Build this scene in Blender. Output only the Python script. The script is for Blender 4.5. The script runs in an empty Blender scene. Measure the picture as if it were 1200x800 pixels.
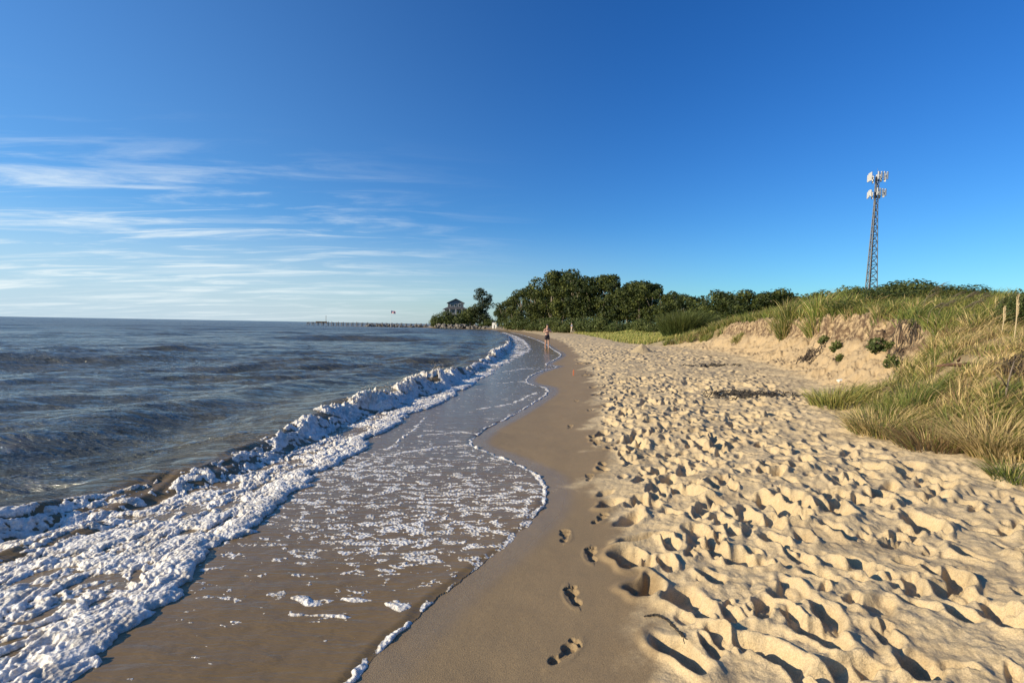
import bpy, math, random
import numpy as np
from mathutils import Vector, Matrix
random.seed(7); rng = np.random.default_rng(11)
S = bpy.context.scene
COL = S.collection
R = math.radians
F = 600.0; Z0 = None; HC = 1.75                     # focal length in photo pixels, camera height over the sea

# ------------------------------------------------------------------ noise
def hsh(ix, iy, s):
    ix = ix.astype(np.int64); iy = iy.astype(np.int64)
    h = (ix*374761393 + iy*668265263 + s*2147483647) & 0xffffffff
    h = ((h ^ (h >> 13))*1274126177) & 0xffffffff
    h = ((h ^ (h >> 16))*2246822519) & 0xffffffff
    return (((h ^ (h >> 15)) & 0xffffff).astype(np.float64))/16777216.0
def perlin(x, y, s=0):
    x = np.asarray(x, float); y = np.asarray(y, float)
    ix = np.floor(x); iy = np.floor(y); fx = x-ix; fy = y-iy
    def g(dx, dy):
        a = hsh(ix+dx, iy+dy, s)*6.2831853
        return np.cos(a)*(fx-dx)+np.sin(a)*(fy-dy)
    u = fx*fx*fx*(fx*(fx*6-15)+10); v = fy*fy*fy*(fy*(fy*6-15)+10)
    a = g(0, 0)*(1-u)+g(1, 0)*u; b = g(0, 1)*(1-u)+g(1, 1)*u
    return (a*(1-v)+b*v)*1.5
def fbm(x, y, o=4, s=0, gain=.5):
    t = 0; a = 1; f = 1
    for i in range(o):
        t = t+a*perlin(x*f, y*f, s+i*17); a *= gain; f *= 2.03
    return t
def worley(x, y, s=0):
    ix = np.floor(x); iy = np.floor(y)
    f1 = np.full(x.shape, 9.); f2 = np.full(x.shape, 9.)
    for dx in (-1, 0, 1):
        for dy in (-1, 0, 1):
            cx = ix+dx+hsh(ix+dx, iy+dy, s); cy = iy+dy+hsh(ix+dx, iy+dy, s+91)
            d = np.hypot(cx-x, cy-y)
            f2 = np.minimum(f2, np.maximum(f1, d)); f1 = np.minimum(f1, d)
    return f1, f2
def ss(a, b, x):
    t = np.clip((x-a)/(b-a), 0, 1); return t*t*(3-2*t)
def curve(pts):
    ys = [p[0] for p in pts]; xs = [p[1] for p in pts]
    return lambda y: np.interp(y, ys, xs)
def smooth_curve(pts, k=.12):
    ys = np.array([p[0] for p in pts], float); xs = np.array([p[1] for p in pts], float)
    m = np.gradient(xs, ys)
    def f(y):
        y = np.clip(y, ys[0], ys[-1]); i = np.clip(np.searchsorted(ys, y)-1, 0, len(ys)-2)
        h = ys[i+1]-ys[i]; t = (y-ys[i])/h
        return ((2*t**3-3*t**2+1)*xs[i]+(t**3-2*t**2+t)*h*m[i]+(-2*t**3+3*t**2)*xs[i+1]+(t**3-t**2)*h*m[i+1])
    return f

# ------------------------------------------------------------------ the shore, in metres
FAR = [(110, .6), (150, -3), (185, -9), (200, -18), (209, -30), (216, -37), (240, -40)]
x_w = smooth_curve([(-60, -1.2), (0, -1.3), (2.4, -.74), (3.0, -.5), (3.9, 0), (4.5, .27), (5.0, .37), (5.5, .36), (6.2, .08), (6.8, -.26), (7.2, -.5), (8.2, -.45), (9.4, -.02),
              (11, .5), (12.6, .92), (13.6, .95), (15, .55), (17, .62), (19.5, 1.3), (21, 1.9), (22, 1.6), (25, 2.1), (28, 2.7), (36, 3.0), (50, 3.2), (75, 2.6)]+FAR)
X0 = smooth_curve([(-60, -.9), (0, -.8), (4, -.2), (8, -.1), (14, .5), (22, 1.5), (36, 2.8), (50, 3.1), (75, 2.7)]+FAR)
x_d = smooth_curve([(-60, .1), (0, .45), (2, .62), (3.9, .68), (6.6, 1.0), (12.5, 1.95), (18, 2.5), (27, 3.4), (40, 4.3), (75, 4.6), (110, 2.8), (150, -1), (185, -6), (200, -15), (209, -27), (216, -34), (240, -38)])
x_f = smooth_curve([(-60, 6), (0, 5.4), (4.6, 4.75), (6.4, 4.5), (8, 5.2), (9.5, 6.1), (12, 7.2), (16, 8.3), (22, 9.6), (29, 10.4), (37, 9.0), (58, 9.6), (84, 10.4), (110, 8.8), (150, 3), (185, -3), (200, -9), (209, -20), (216, -28), (240, -34)])
x_b = smooth_curve([(-60, -9), (0, -6.6), (3, -5.2), (4.3, -4.45), (5.4, -3.65), (7, -3.4), (9, -3.25), (10.5, -2.85), (13, -2.4), (15.7, -1.95), (20, -1.5), (26, -1.05), (35, -.6), (50, -.4), (75, -.9), (110, -3), (150, -7), (185, -14), (205, -30), (240, -100)])
x_e = smooth_curve([(-60, -2.2), (0, -1.95), (2.4, -2.0), (3.6, -2.12), (4.8, -2.1), (6.7, -2.0), (8.4, -1.92), (12.7, -1.3), (17, -.8), (26, 0.2), (36, 1.3), (50, 1.5), (75, .9), (110, -1.2), (150, -5), (185, -11), (205, -25), (240, -100)])
topz = curve([(-60, 1.7), (3, 1.62), (6, 1.6), (9, 1.95), (12, 2.35), (16, 2.5), (22, 2.5), (28, 2.3), (34, 1.5), (40, .95), (60, .85), (240, 1.2)])
bluff = curve([(7.5, 0), (9.5, 1), (28, 1), (35, 0)])
wid = curve([(-60, 3.0), (7, 2.6), (30, 3.2), (36, 4), (60, 6), (240, 8)])

PROF = smooth_curve(list(zip([-400, -60, -20, -8, -2.5, 0, .8, 1.6, 3, 6, 12, 40, 60], [-6, -4, -2, -.8, .0, .045, .12, .23, .36, .50, .57, .6, .6])))
def zt(x, y):
    """smooth ground height (no footprints)"""
    d = x-X0(y)
    z = PROF(d)
    nf = fbm(x*.45+3, y*.45, 3, 5)*.35+fbm(x*1.9, y*1.9, 2, 8)*.10
    e = x-x_f(y)+nf
    T = topz(y); b = bluff(y); w = wid(y)
    g = ss(0, 1, e/w)
    gul = fbm(x*.7, y*.7, 3, 21)
    e2 = e+gul*.09
    bl = np.interp(e2, [-.5, 0, .5, 1.2, 1.5, 1.62, 2.2, 4.2], [0, .03, .14, .40, .56, .86, .92, 1])
    pr = g*(1-b)+bl*b
    z = z+(T-z)*pr*(e > -.5)
    ins = ss(1, 5, e)
    z = z+ins*(fbm(x*.22, y*.22, 3, 31)*.28+fbm(x*.8, y*.8, 2, 33)*.08)
    face = ss(-.2, .3, e)*(1-ss(1.9, 2.6, e))*b
    z = z+face*(fbm(x*3, y*3, 5, 35, .6)*.10-.07*np.abs(fbm(x*5, y*5, 4, 36, .6)))
    dry = ss(0, .8, x-x_d(y))
    z = z+dry*(fbm(x*.7, y*.7, 2, 41)*.05)
    r = np.hypot(x, y)
    return z
def veg(x, y):
    nf = fbm(x*.45+3, y*.45, 3, 5)*.35+fbm(x*1.9, y*1.9, 2, 8)*.10
    e = x-x_f(y)+nf
    b = bluff(y)
    edge = 1.74*b+(.15)*(1-b)
    return e-edge, e

# camera rays onto the ground (for placing things where they stand)
PITCH = math.atan(19/F); ROLL = R(1.0)
CAMROT = Matrix.Rotation(math.pi/2-PITCH, 3, 'X') @ Matrix.Rotation(ROLL, 3, 'Z')
def ray(px, py):
    v = CAMROT @ Vector(((px-600)/F, -(py-400)/F, -1)); return v.normalized()
def hit(px, py, tmin=1.0, tmax=300):
    v = ray(px, py); t = tmin
    while t < tmax:
        p = Vector((0, 0, HC))+v*t
        if p.z <= gz(p.x, p.y): return p
        t += max(.02, t*.004)
    return p
def at(px, py, Y):
    v = ray(px, py); t = Y/v.y
    return Vector((0, 0, HC))+v*t
def gz(x, y):
    if Z0 is not None: return gzn(x, y)
    return float(zt(np.array([float(x)]), np.array([float(y)]))[0])

# ------------------------------------------------------------------ helpers
def tag(o, label=None, cat=None, group=None, kind=None):
    if label: o['label'] = label
    if cat: o['category'] = cat
    if group: o['group'] = group
    if kind: o['kind'] = kind
    return o
def link(o, parent=None):
    COL.objects.link(o)
    if parent: o.parent = parent
    return o
def empty(name, loc=(0, 0, 0), rz=0):
    o = bpy.data.objects.new(name, None); o.location = loc; o.rotation_euler = (0, 0, rz); o.empty_display_size = .2
    return link(o)
def mesh_np(name, V, Q, mat, parent=None, smooth=True, attrs=None):
    me = bpy.data.meshes.new(name); V = np.asarray(V, np.float32); Q = np.asarray(Q, np.int32)
    k = Q.shape[1]
    me.vertices.add(len(V)); me.vertices.foreach_set('co', V.ravel())
    me.loops.add(Q.size); me.loops.foreach_set('vertex_index', Q.ravel())
    me.polygons.add(len(Q)); me.polygons.foreach_set('loop_start', np.arange(0, Q.size, k, dtype=np.int32))
    me.polygons.foreach_set('use_smooth', np.full(len(Q), smooth))
    for n, (ty, a) in (attrs or {}).items():
        at_ = me.attributes.new(n, ty, 'POINT')
        at_.data.foreach_set('color' if ty == 'FLOAT_COLOR' else 'value', np.asarray(a, np.float32).ravel())
    me.update(calc_edges=True)
    if mat: me.materials.append(mat)
    return link(bpy.data.objects.new(name, me), parent)
class MB:
    def __init__(s): s.v = []; s.f = []
    def add(s, v, f):
        n = len(s.v); s.v += [tuple(p) for p in v]; s.f += [tuple(i+n for i in q) for q in f]; return s
    def box(s, x0, x1, y0, y1, z0, z1, M=None):
        v = [(x, y, z) for z in (z0, z1) for y in (y0, y1) for x in (x0, x1)]
        if M is not None: v = [M @ Vector(p) for p in v]
        return s.add(v, [(0, 2, 3, 1), (4, 5, 7, 6), (0, 1, 5, 4), (2, 6, 7, 3), (0, 4, 6, 2), (1, 3, 7, 5)])
    def tube(s, pts, rad, n=8):
        pts = [Vector(p) for p in pts]; rad = rad if isinstance(rad, (list, tuple)) else [rad]*len(pts)
        v = []; f = []
        for i, p in enumerate(pts):
            d = (pts[min(i+1, len(pts)-1)]-pts[max(i-1, 0)]).normalized()
            a = d.orthogonal().normalized() if i == 0 else (a-d*a.dot(d)).normalized()
            b = d.cross(a)
            for k in range(n):
                t = 2*math.pi*k/n; v.append(p+(a*math.cos(t)+b*math.sin(t))*rad[i])
        for i in range(len(pts)-1):
            for k in range(n):
                f.append((i*n+k, i*n+(k+1) % n, (i+1)*n+(k+1) % n, (i+1)*n+k))
        f.append(tuple(range(n-1, -1, -1))); f.append(tuple((len(pts)-1)*n+k for k in range(n)))
        return s.add(v, f)
    def build(s, name, mat, parent=None, smooth=False):
        me = bpy.data.meshes.new(name); me.from_pydata(s.v, [], s.f); me.materials.append(mat)
        if smooth: me.polygons.foreach_set('use_smooth', [True]*len(me.polygons))
        me.update(); return link(bpy.data.objects.new(name, me), parent)
def copy_tree(o, parent=None):
    c = o.copy(); COL.objects.link(c); c.parent = parent
    for ch in [q for q in bpy.data.objects if q.parent == o]: copy_tree(ch, c)
    return c

# ------------------------------------------------------------------ materials
class N:
    def __init__(s, name):
        s.m = bpy.data.materials.new(name); s.m.use_nodes = True; s.t = s.m.node_tree; s.t.nodes.clear()
        s.out = s.t.nodes.new('ShaderNodeOutputMaterial')
    def n(s, ty, ins=None, **kw):
        o = s.t.nodes.new(ty)
        for k, v in kw.items(): setattr(o, k, v)
        for k, v in (ins or {}).items(): s.set(o.inputs[k], v)
        return o
    def set(s, sock, v):
        if isinstance(v, bpy.types.NodeSocket): s.t.links.new(v, sock)
        elif isinstance(v, bpy.types.Node): s.t.links.new(v.outputs[0], sock)
        else: sock.default_value = v if not (isinstance(v, tuple) and len(v) == 3 and sock.type == 'RGBA') else (*v, 1)
    def mix(s, f, a, b, mode='MIX'):
        o = s.n('ShaderNodeMix', data_type='RGBA', blend_type=mode)
        s.set(o.inputs[0], f); s.set(o.inputs[6], a); s.set(o.inputs[7], b); return o.outputs[2]
    def math(s, op, a, b=0., c=None, clamp=False):
        o = s.n('ShaderNodeMath', operation=op, use_clamp=clamp); s.set(o.inputs[0], a); s.set(o.inputs[1], b)
        if c is not None: s.set(o.inputs[2], c)
        return o.outputs[0]
    def ramp(s, v, a, b, to0=0., to1=1.):
        o = s.n('ShaderNodeMapRange', interpolation_type='SMOOTHSTEP'); s.set(o.inputs[0], v)
        for i, q in enumerate((a, b, to0, to1)): o.inputs[i+1].default_value = q
        return o.outputs[0]
    def noise(s, scale, detail=4, rough=.5, vec=None, dist=0.):
        o = s.n('ShaderNodeTexNoise'); o.inputs['Scale'].default_value = scale; o.inputs['Detail'].default_value = detail
        o.inputs['Roughness'].default_value = rough; o.inputs['Distortion'].default_value = dist
        s.set(o.inputs['Vector'], vec if vec is not None else s.pos()); return o.outputs[0]
    def pos(s):
        if not hasattr(s, '_p'): s._p = s.n('ShaderNodeTexCoord').outputs['Object']
        return s._p
    def attr(s, name, col=False):
        o = s.n('ShaderNodeAttribute', attribute_name=name); return o.outputs['Color' if col else 'Fac']
    def bump(s, h, dist, strength=1., nrm=None):
        o = s.n('ShaderNodeBump'); s.set(o.inputs['Strength'], strength); o.inputs['Distance'].default_value = dist
        s.set(o.inputs['Height'], h)
        if nrm is not None: s.set(o.inputs['Normal'], nrm)
        return o.outputs[0]
    def bsdf(s, **kw):
        o = s.n('ShaderNodeBsdfPrincipled')
        for k, v in kw.items(): s.set(o.inputs[k.replace('_', ' ')], v)
        s.t.links.new(o.outputs[0], s.out.inputs[0]); return o
def simple(name, col, rough=.6, var=.25, scale=3., metal=0., bump=0.):
    m = N(name); f = m.noise(scale, 4)
    c = m.mix(f, tuple(q*(1-var) for q in col), tuple(min(1, q*(1+var)) for q in col))
    kw = dict(Base_Color=c, Roughness=rough, Metallic=metal)
    if bump: kw['Normal'] = m.bump(m.noise(scale*4, 4), bump)
    m.bsdf(**kw); return m.m
# sand
def sand_mat():
    m = N('sand'); wet = m.attr('wet'); vg = m.attr('veg'); fc = m.attr('face')
    n1 = m.noise(1.3, 4); n2 = m.noise(160, 3, .7); n3 = m.noise(22, 5, .6)
    dry = m.mix(n1, (.43, .325, .178), (.54, .42, .245))
    dry = m.mix(m.ramp(n3, .3, .75), dry, m.mix(.5, dry, (.56, .45, .29)))
    damp = m.mix(m.noise(2.5, 4), (.22, .155, .08), (.265, .19, .10))
    edge = m.math('ADD', wet, m.math('MULTIPLY', m.math('SUBTRACT', n3, .5), .5))
    w = m.ramp(edge, .25, .75)
    dry = m.mix(m.math('MULTIPLY', m.ramp(m.noise(2.2, 6, .7), .50, .66), .45), dry, (.27, .195, .11))
    c = m.mix(w, dry, damp)
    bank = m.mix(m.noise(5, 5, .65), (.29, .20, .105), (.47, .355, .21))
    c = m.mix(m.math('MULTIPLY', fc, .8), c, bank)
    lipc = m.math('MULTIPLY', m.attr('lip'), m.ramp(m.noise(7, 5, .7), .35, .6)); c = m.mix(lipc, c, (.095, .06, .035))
    soil = m.mix(m.noise(6, 4), (.10, .085, .04), (.26, .19, .10))
    c = m.mix(vg, c, soil)
    mead = m.mix(m.noise(2, 4), (.05, .08, .02), (.10, .12, .035)); c = m.mix(m.attr('meadow'), c, mead)
    # dark grains, shell chips
    sp = m.ramp(m.noise(75, 2, .5), .70, .76)
    c = m.mix(m.math('MULTIPLY', sp, .55), c, (.07, .05, .035))
    g = m.mix(m.ramp(n2, .35, .65), (.80, .80, .80), (1.15, 1.13, 1.1)); c = m.mix(1., c, g, 'MULTIPLY')
    film = m.ramp(m.attr('film'), .2, .9)
    b = m.bump(n2, .0035, .8); b = m.bump(n3, .018, m.math('ADD', .06, m.math('MULTIPLY', m.math('SUBTRACT', 1., w), .7)), b)
    rg = m.math('SUBTRACT', .95, m.math('MULTIPLY', w, .25)); rg = m.math('SUBTRACT', rg, m.math('MULTIPLY', film, .45))
    m.bsdf(Base_Color=c, Roughness=rg, Normal=b, Specular_IOR_Level=.35); return m.m
def water_mat():
    m = N('water'); sh = m.attr('shallow')
    mp = m.n('ShaderNodeMapping'); m.set(mp.inputs[0], m.pos()); mp.inputs['Rotation'].default_value = (0, 0, R(-24)); mp.inputs['Scale'].default_value = (.34, 1.45, 1)
    a = m.noise(1.6, 5, .62, mp.outputs[0], .4); b_ = m.noise(9, 4, .6, mp.outputs[0], .3)
    f = m.mix(m.ramp(m.noise(.35, 3), .35, .65), (.082, .086, .068), (.118, .110, .076))
    f = m.mix(m.attr('lift'), f, (.105, .085, .045))
    c = m.mix(sh, f, m.mix(m.noise(3, 4), (.175, .115, .048), (.22, .15, .068)))
    deep = m.math('SUBTRACT', 1., m.math('MULTIPLY', sh, .93))
    n = m.n('ShaderNodeBump'); m.set(n.inputs['Strength'], deep); n.inputs['Distance'].default_value = .30; m.set(n.inputs['Height'], a)
    nm = m.n('ShaderNodeBump'); m.set(nm.inputs['Strength'], deep); nm.inputs['Distance'].default_value = .09; m.set(nm.inputs['Height'], m.noise(4.5, 5, .65, mp.outputs[0], .5)); m.set(nm.inputs['Normal'], n.outputs[0])
    n2 = m.n('ShaderNodeBump'); n2.inputs['Strength'].default_value = .8; n2.inputs['Distance'].default_value = .012; m.set(n2.inputs['Height'], b_); m.set(n2.inputs['Normal'], nm.outputs[0])
    m.bsdf(Base_Color=c, Roughness=m.math('ADD', m.ramp(sh, 0, 1, .07, .15), m.math('MULTIPLY', m.attr('unresolved'), .20)), IOR=1.33, Normal=n2.outputs[0]); return m.m
def foam_mat():
    m = N('sea_foam'); th = m.attr('thick')
    w1 = m.n('ShaderNodeTexVoronoi'); w1.inputs['Scale'].default_value = 38; m.set(w1.inputs['Vector'], m.pos())
    n = m.noise(28, 5, .6)
    h = m.math('ADD', w1.outputs[0], n)
    c = m.mix(m.ramp(th, 0, 1), (.36, .29, .19), (.80, .76, .68))
    c = m.mix(m.ramp(m.noise(6, 6, .7), .44, .66), c, m.mix(.62, c, (.38, .32, .23)))
    c = m.mix(m.math('MULTIPLY', m.ramp(m.noise(16, 5, .65), .46, .64), .45), c, (.40, .35, .27))
    m.bsdf(Base_Color=c, Roughness=.45, Normal=m.bump(h, .016, .85), Specular_IOR_Level=.4, Subsurface_Weight=.6, Subsurface_Scale=.03, Subsurface_Radius=(1, .95, .9)); return m.m
def leaf_mat(name, a, b, trans=.25):
    m = N(name); n = m.attr('tint')
    c = m.mix(n, a, b); oi = m.n('ShaderNodeObjectInfo'); c = m.mix(m.math('MULTIPLY', oi.outputs['Random'], .75), c, m.mix(1., c, (.45, .55, .6), 'MULTIPLY'))
    d = m.n('ShaderNodeBsdfPrincipled'); m.set(d.inputs['Base Color'], c); d.inputs['Roughness'].default_value = .6; d.inputs['Specular IOR Level'].default_value = .25
    t = m.n('ShaderNodeBsdfTranslucent'); m.set(t.inputs[0], c)
    x = m.n('ShaderNodeMixShader'); x.inputs[0].default_value = trans
    m.set(x.inputs[1], d.outputs[0]); m.set(x.inputs[2], t.outputs[0]); m.t.links.new(x.outputs[0], m.out.inputs[0]); return m.m
def grass_mat():
    m = N('grass_blades'); c = m.attr('col', True)
    d = m.n('ShaderNodeBsdfPrincipled'); m.set(d.inputs['Base Color'], c); d.inputs['Roughness'].default_value = .55; d.inputs['Specular IOR Level'].default_value = .3
    t = m.n('ShaderNodeBsdfTranslucent'); m.set(t.inputs[0], c)
    x = m.n('ShaderNodeMixShader'); x.inputs[0].default_value = .3
    m.set(x.inputs[1], d.outputs[0]); m.set(x.inputs[2], t.outputs[0]); m.t.links.new(x.outputs[0], m.out.inputs[0]); return m.m
M_SAND = sand_mat(); M_WATER = water_mat(); M_FOAM = foam_mat(); M_GRASS = grass_mat()
M_LEAF = leaf_mat('tree_leaves', (.022, .038, .010), (.15, .165, .035))
M_LEAF2 = leaf_mat('conifer_leaves', (.03, .042, .014), (.08, .10, .032), .15)
M_SHRUB = leaf_mat('shrub_leaves', (.05, .075, .018), (.15, .165, .045))
M_BARK = simple('bark', (.30, .25, .19), .9, .4, 8, bump=.03)
M_ROCK = simple('rock', (.16, .145, .125), .9, .45, 1.5, bump=.1)
M_WOOD = simple('weathered_wood', (.16, .125, .09), .85, .4, 6)
M_DARKWOOD = simple('wet_driftwood', (.055, .04, .028), .8, .5, 20, bump=.01)
M_WEED_CRACK = simple('dried_seaweed_and_crack_shade', (.035, .028, .02), .8, .5, 30)
M_STEEL = simple('galvanised_steel', (.12, .122, .125), .55, .15, 3, metal=.35)
M_ANT = simple('antenna_shell', (.58, .57, .54), .45, .06, 4)
M_DARK = simple('dark_equipment', (.06, .06, .065), .6, .2, 5)
M_SIDING = simple('grey_siding', (.17, .18, .18), .7, .08, 3)
M_ROOF = simple('shingle_roof', (.07, .07, .075), .9, .3, 6)
M_TRIM = simple('white_trim', (.75, .74, .70), .6, .05, 3)
M_GLASS = simple('window_glass', (.03, .035, .045), .08, .1, 2)
M_SKIN = simple('skin', (.50, .29, .20), .55, .08, 12)
M_HAIR = simple('hair', (.025, .018, .013), .6, .3, 30)
M_SHORTS = simple('dark_fabric', (.03, .022, .028), .85, .2, 20)
M_BLUE = simple('blue_fabric', (.08, .15, .24), .85, .15, 20)
M_KHAKI = simple('pale_fabric', (.50, .44, .34), .85, .15, 20)
M_ORANGE = simple('orange_paint', (.55, .17, .08), .6, .2, 40)
M_SHELL = simple('pale_stone', (.66, .63, .56), .7, .1, 30)

# ------------------------------------------------------------------ ground sheet
def radial(parts):
    out = [parts[0][0]]
    for a, b, fn in parts:
        while out[-1] < b: out.append(out[-1]+fn(out[-1]))
    return np.array(out)
def polar(th, rs):
    T, Rr = np.meshgrid(th, rs); X = Rr*np.sin(T); Y = Rr*np.cos(T)
    n, k = X.shape
    i = np.arange(n*k).reshape(n, k)
    q = np.stack([i[:-1, :-1], i[:-1, 1:], i[1:, 1:], i[1:, :-1]], -1).reshape(-1, 4)[:, ::-1]
    return X, Y, q, i
def ring(lo, hi, step):
    fine = np.arange(lo, hi, step)
    rest = np.arange(hi, lo+360, 2.5)
    return np.radians(np.concatenate([fine, rest]))
def close(q, i):
    return np.concatenate([q, np.stack([i[:-1, -1], i[:-1, 0], i[1:, 0], i[1:, -1]], -1)[:, ::-1]])
th = ring(-32, 64, .085)
rs = radial([(.1, 1.2, lambda r: .15), (1.2, 62, lambda r: min(max(.0065, .0008*r*r), .004*r)), (62, 300, lambda r: .012*r), (300, 9000, lambda r: .12*r)])
X, Y, q, ii = polar(th, rs); q = close(q, ii)
Z = zt(X, Y)
NT = len(np.arange(-32, 64, .085)); thf = th[:NT]
def stamp(x, y, L, W, ang, fn):
    """apply fn(u, v, Zwindow) in a window round (x, y); u along the foot, v across"""
    r = math.hypot(x, y); t = math.atan2(x, y); rad = max(L, W)*1.3
    i0, i1 = np.searchsorted(rs, [r-rad, r+rad]); j0, j1 = np.searchsorted(thf, [t-rad/r, t+rad/r])
    if i1-i0 < 2 or j1-j0 < 2: return
    s = (slice(i0, i1), slice(j0, j1)); dx = X[s]-x; dy = Y[s]-y
    c, sn = math.cos(ang), math.sin(ang)
    u = dx*sn+dy*c; v = dx*c-dy*sn
    Z[s] = fn(u, v, Z[s])
dune0 = None
def crater(L, W, D, rim, seed):
    def fn(u, v, z):
        a = np.arctan2(v/W, u/L)
        wob = 1+.13*math.sin(seed)*np.cos(2*a+seed)+.10*np.cos(3*a+seed*2.3)+.06*np.cos(5*a+seed*1.7)
        qd = np.hypot(u/(L*.5), v/(W*.5))/wob
        inner = 1-ss(.60, 1.06, qd)
        zm = float(np.mean(z))
        side = .55+.45*np.cos(a-seed)
        rr = np.exp(-((qd-1.22)/.26)**2)*rim*side
        flat = z+(zm-z)*.55*inner
        return flat-D*inner+rr
    return fn
Zb = Z.copy()
# trampled dry sand: thousands of overlapping prints
pr = []
def dens(y): return 34.0 if y < 14 else (11.0 if y < 34 else 5.0)
for y0 in np.arange(.6, 110, 1.0):
    xa = float(x_d(y0)); xb = min(float(x_f(y0))+.5, y0*1.9+1.5)
    if xb <= xa: continue
    n = int((xb-xa)*dens(y0))
    for _ in range(n):
        x = xa+.0+(xb-xa)*random.random(); y = y0+random.random()
        if random.random() > ss(-.1, .5, x-float(x_d(y))+.35*float(perlin(np.array([y*1.1]), np.array([2.2]), 3)[0])): continue
        pr.append((x, y))
random.shuffle(pr)
for x, y in pr:
    near = y < 12
    e = x-float(x_f(y))
    k = 1.0 if e < -1 else max(.25, -e*.8)
    # the right foreground is wind-smoothed: shallower
    k *= .72+.28*float(ss(.4, -.5, np.array(fbm(np.array([x*.5]), np.array([y*.5]), 2, 77)[0])))
    q0_ = random.random(); L = (random.uniform(.26, .36) if q0_ < .06 else random.uniform(.08, .15) if q0_ < .42 else random.uniform(.15, .26))*(1 if y < 20 else 1.45); W = L*random.uniform(.40, .72)
    ang = random.gauss(.1, .55)
    D = random.uniform(.35, .75)*W*k*(1 if y < 20 else 1.25)
    stamp(x, y, L, W, ang, crater(L, W, D, D*random.uniform(.35, .7), random.uniform(0, 6.28)))
dz = Z-Zb; nm_ = (np.hypot(X, Y) < 70)
dz = np.where(dz > 0, .055*np.tanh(dz/.055), .15*np.tanh(dz/.15))
for _ in range(1):
    d2 = dz.copy(); d2[1:-1, 1:-1] = (dz[1:-1, 1:-1]*2+dz[:-2, 1:-1]+dz[2:, 1:-1]+dz[1:-1, :-2]+dz[1:-1, 2:])/6; dz = d2
Z = Zb+dz
bn_ = .16*fbm(X*1.1, Y*1.1, 3, 66)+.05*fbm(X*5, Y*5, 2, 67)
dryf = ss(-.1, .7, X-x_d(Y)+bn_)*(1-ss(60, 90, np.hypot(X, Y)))
near_ = (np.hypot(X, Y) < 25)
c1_, c2_ = worley(X*11+.5*perlin(X*6, Y*6, 61), Y*11+.5*perlin(X*6, Y*6, 62), 63)
Z += dryf*(fbm(X*3.1, Y*3.1, 3, 51)*.022+fbm(X*11, Y*11, 3, 55)*.010+near_*.014*np.sqrt(np.clip(1-c1_*c1_*1.5, 0, 1))*ss(-.1, .5, fbm(X*1.7, Y*1.7, 2, 64)))
# smooth beach: barely uneven
Z += (1-dryf)*(np.hypot(X, Y) < 40)*(fbm(X*1.2, Y*1.2, 3, 57)*.006+fbm(X*9, Y*9, 2, 59)*.0008)
# bare footprints on the damp sand
def foot(side, deep):
    def fn(u, v, z):
        v = v*side/.86; u = u/.86
        def bump(cu, cv, a, b): return 1-ss(.72, 1.15, np.hypot((u-cu)/a, (v-cv)/b))
        d = np.maximum(bump(-.085, 0, .042, .032), bump(.055, .004, .048, .046))
        d = np.maximum(d, .55*bump(-.01, .016, .075, .022))
        for k, (cu, cv, r_) in enumerate([(.125, -.026, .020), (.132, .000, .014), (.126, .019, .013), (.116, .035, .012), (.103, .048, .011)]):
            d = np.maximum(d, .9*bump(cu, cv, r_, r_))
        rim = np.exp(-((np.hypot(u/.16, v/.07)-1.05)/.2)**2)*(v > 0)
        return z-d*deep+rim*deep*.10
    return fn
for px, py, ang, sd, dp in [(660, 766, R(42), 1, .026), (673, 699, R(-6), -1, .036), (661, 629, R(8), 1, .022), (694, 651, R(4), -1, .034), (702, 608, R(35), 1, .026),
                            (690, 560, R(10), 1, .02), (668, 500, R(10), 1, .02), (676, 470, R(5), -1, .02), (700, 520, R(5), -1, .025)]:
    p = hit(px, py); stamp(p.x, p.y, .30, .2, ang, foot(sd, dp))
# a few broken scarps and pits at the edge of the damp sand, where the crust has slumped
for px, py, L, W, D, an in [(735, 655, .28, .22, .08, .3), (755, 690, .26, .2, .06, 1.), (800, 700, .26, .22, .08, .6), (795, 765, .36, .17, .09, -.35), (738, 610, .3, .2, .07, .9), (715, 590, .26, .2, .06, 1.2), (750, 632, .42, .14, .08, 1.3),
                        (925, 583, .30, .26, .10, .2), (870, 655, .24, .2, .07, .2), (905, 770, .36, .16, .08, -.5), (960, 745, .3, .18, .07, -.4)]:
    p = hit(px, py); stamp(p.x, p.y, L, W, an, crater(L, W, D, D*.35, random.uniform(0, 6)))
Z0 = Z
vd, ee = veg(X, Y)
wet = 1-ss(-.25, .55, X-x_d(Y)+2.2*bn_)
filmv = 1-ss(.05, .5, X-x_w(Y))
b_ = bluff(Y)
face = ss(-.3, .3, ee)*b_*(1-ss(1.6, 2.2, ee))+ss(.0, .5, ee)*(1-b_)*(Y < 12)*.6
vegc = ss(-.1, .4, vd)*(.55+.45*ss(-.3, .3, fbm(X*1.3, Y*1.3, 2, 61)))*(1-ss(33, 37, Y))
meadow = ss(0, .8, ee)*ss(34, 39, Y)
ground = mesh_np('beach', np.stack([X, Y, Z], -1).reshape(-1, 3), q, M_SAND, attrs={'wet': ('FLOAT', wet), 'film': ('FLOAT', filmv), 'veg': ('FLOAT', vegc), 'face': ('FLOAT', face), 'lip': ('FLOAT', b_*ss(1.2, 1.45, ee)*(1-ss(1.6, 1.9, ee))), 'meadow': ('FLOAT', meadow)})
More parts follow.
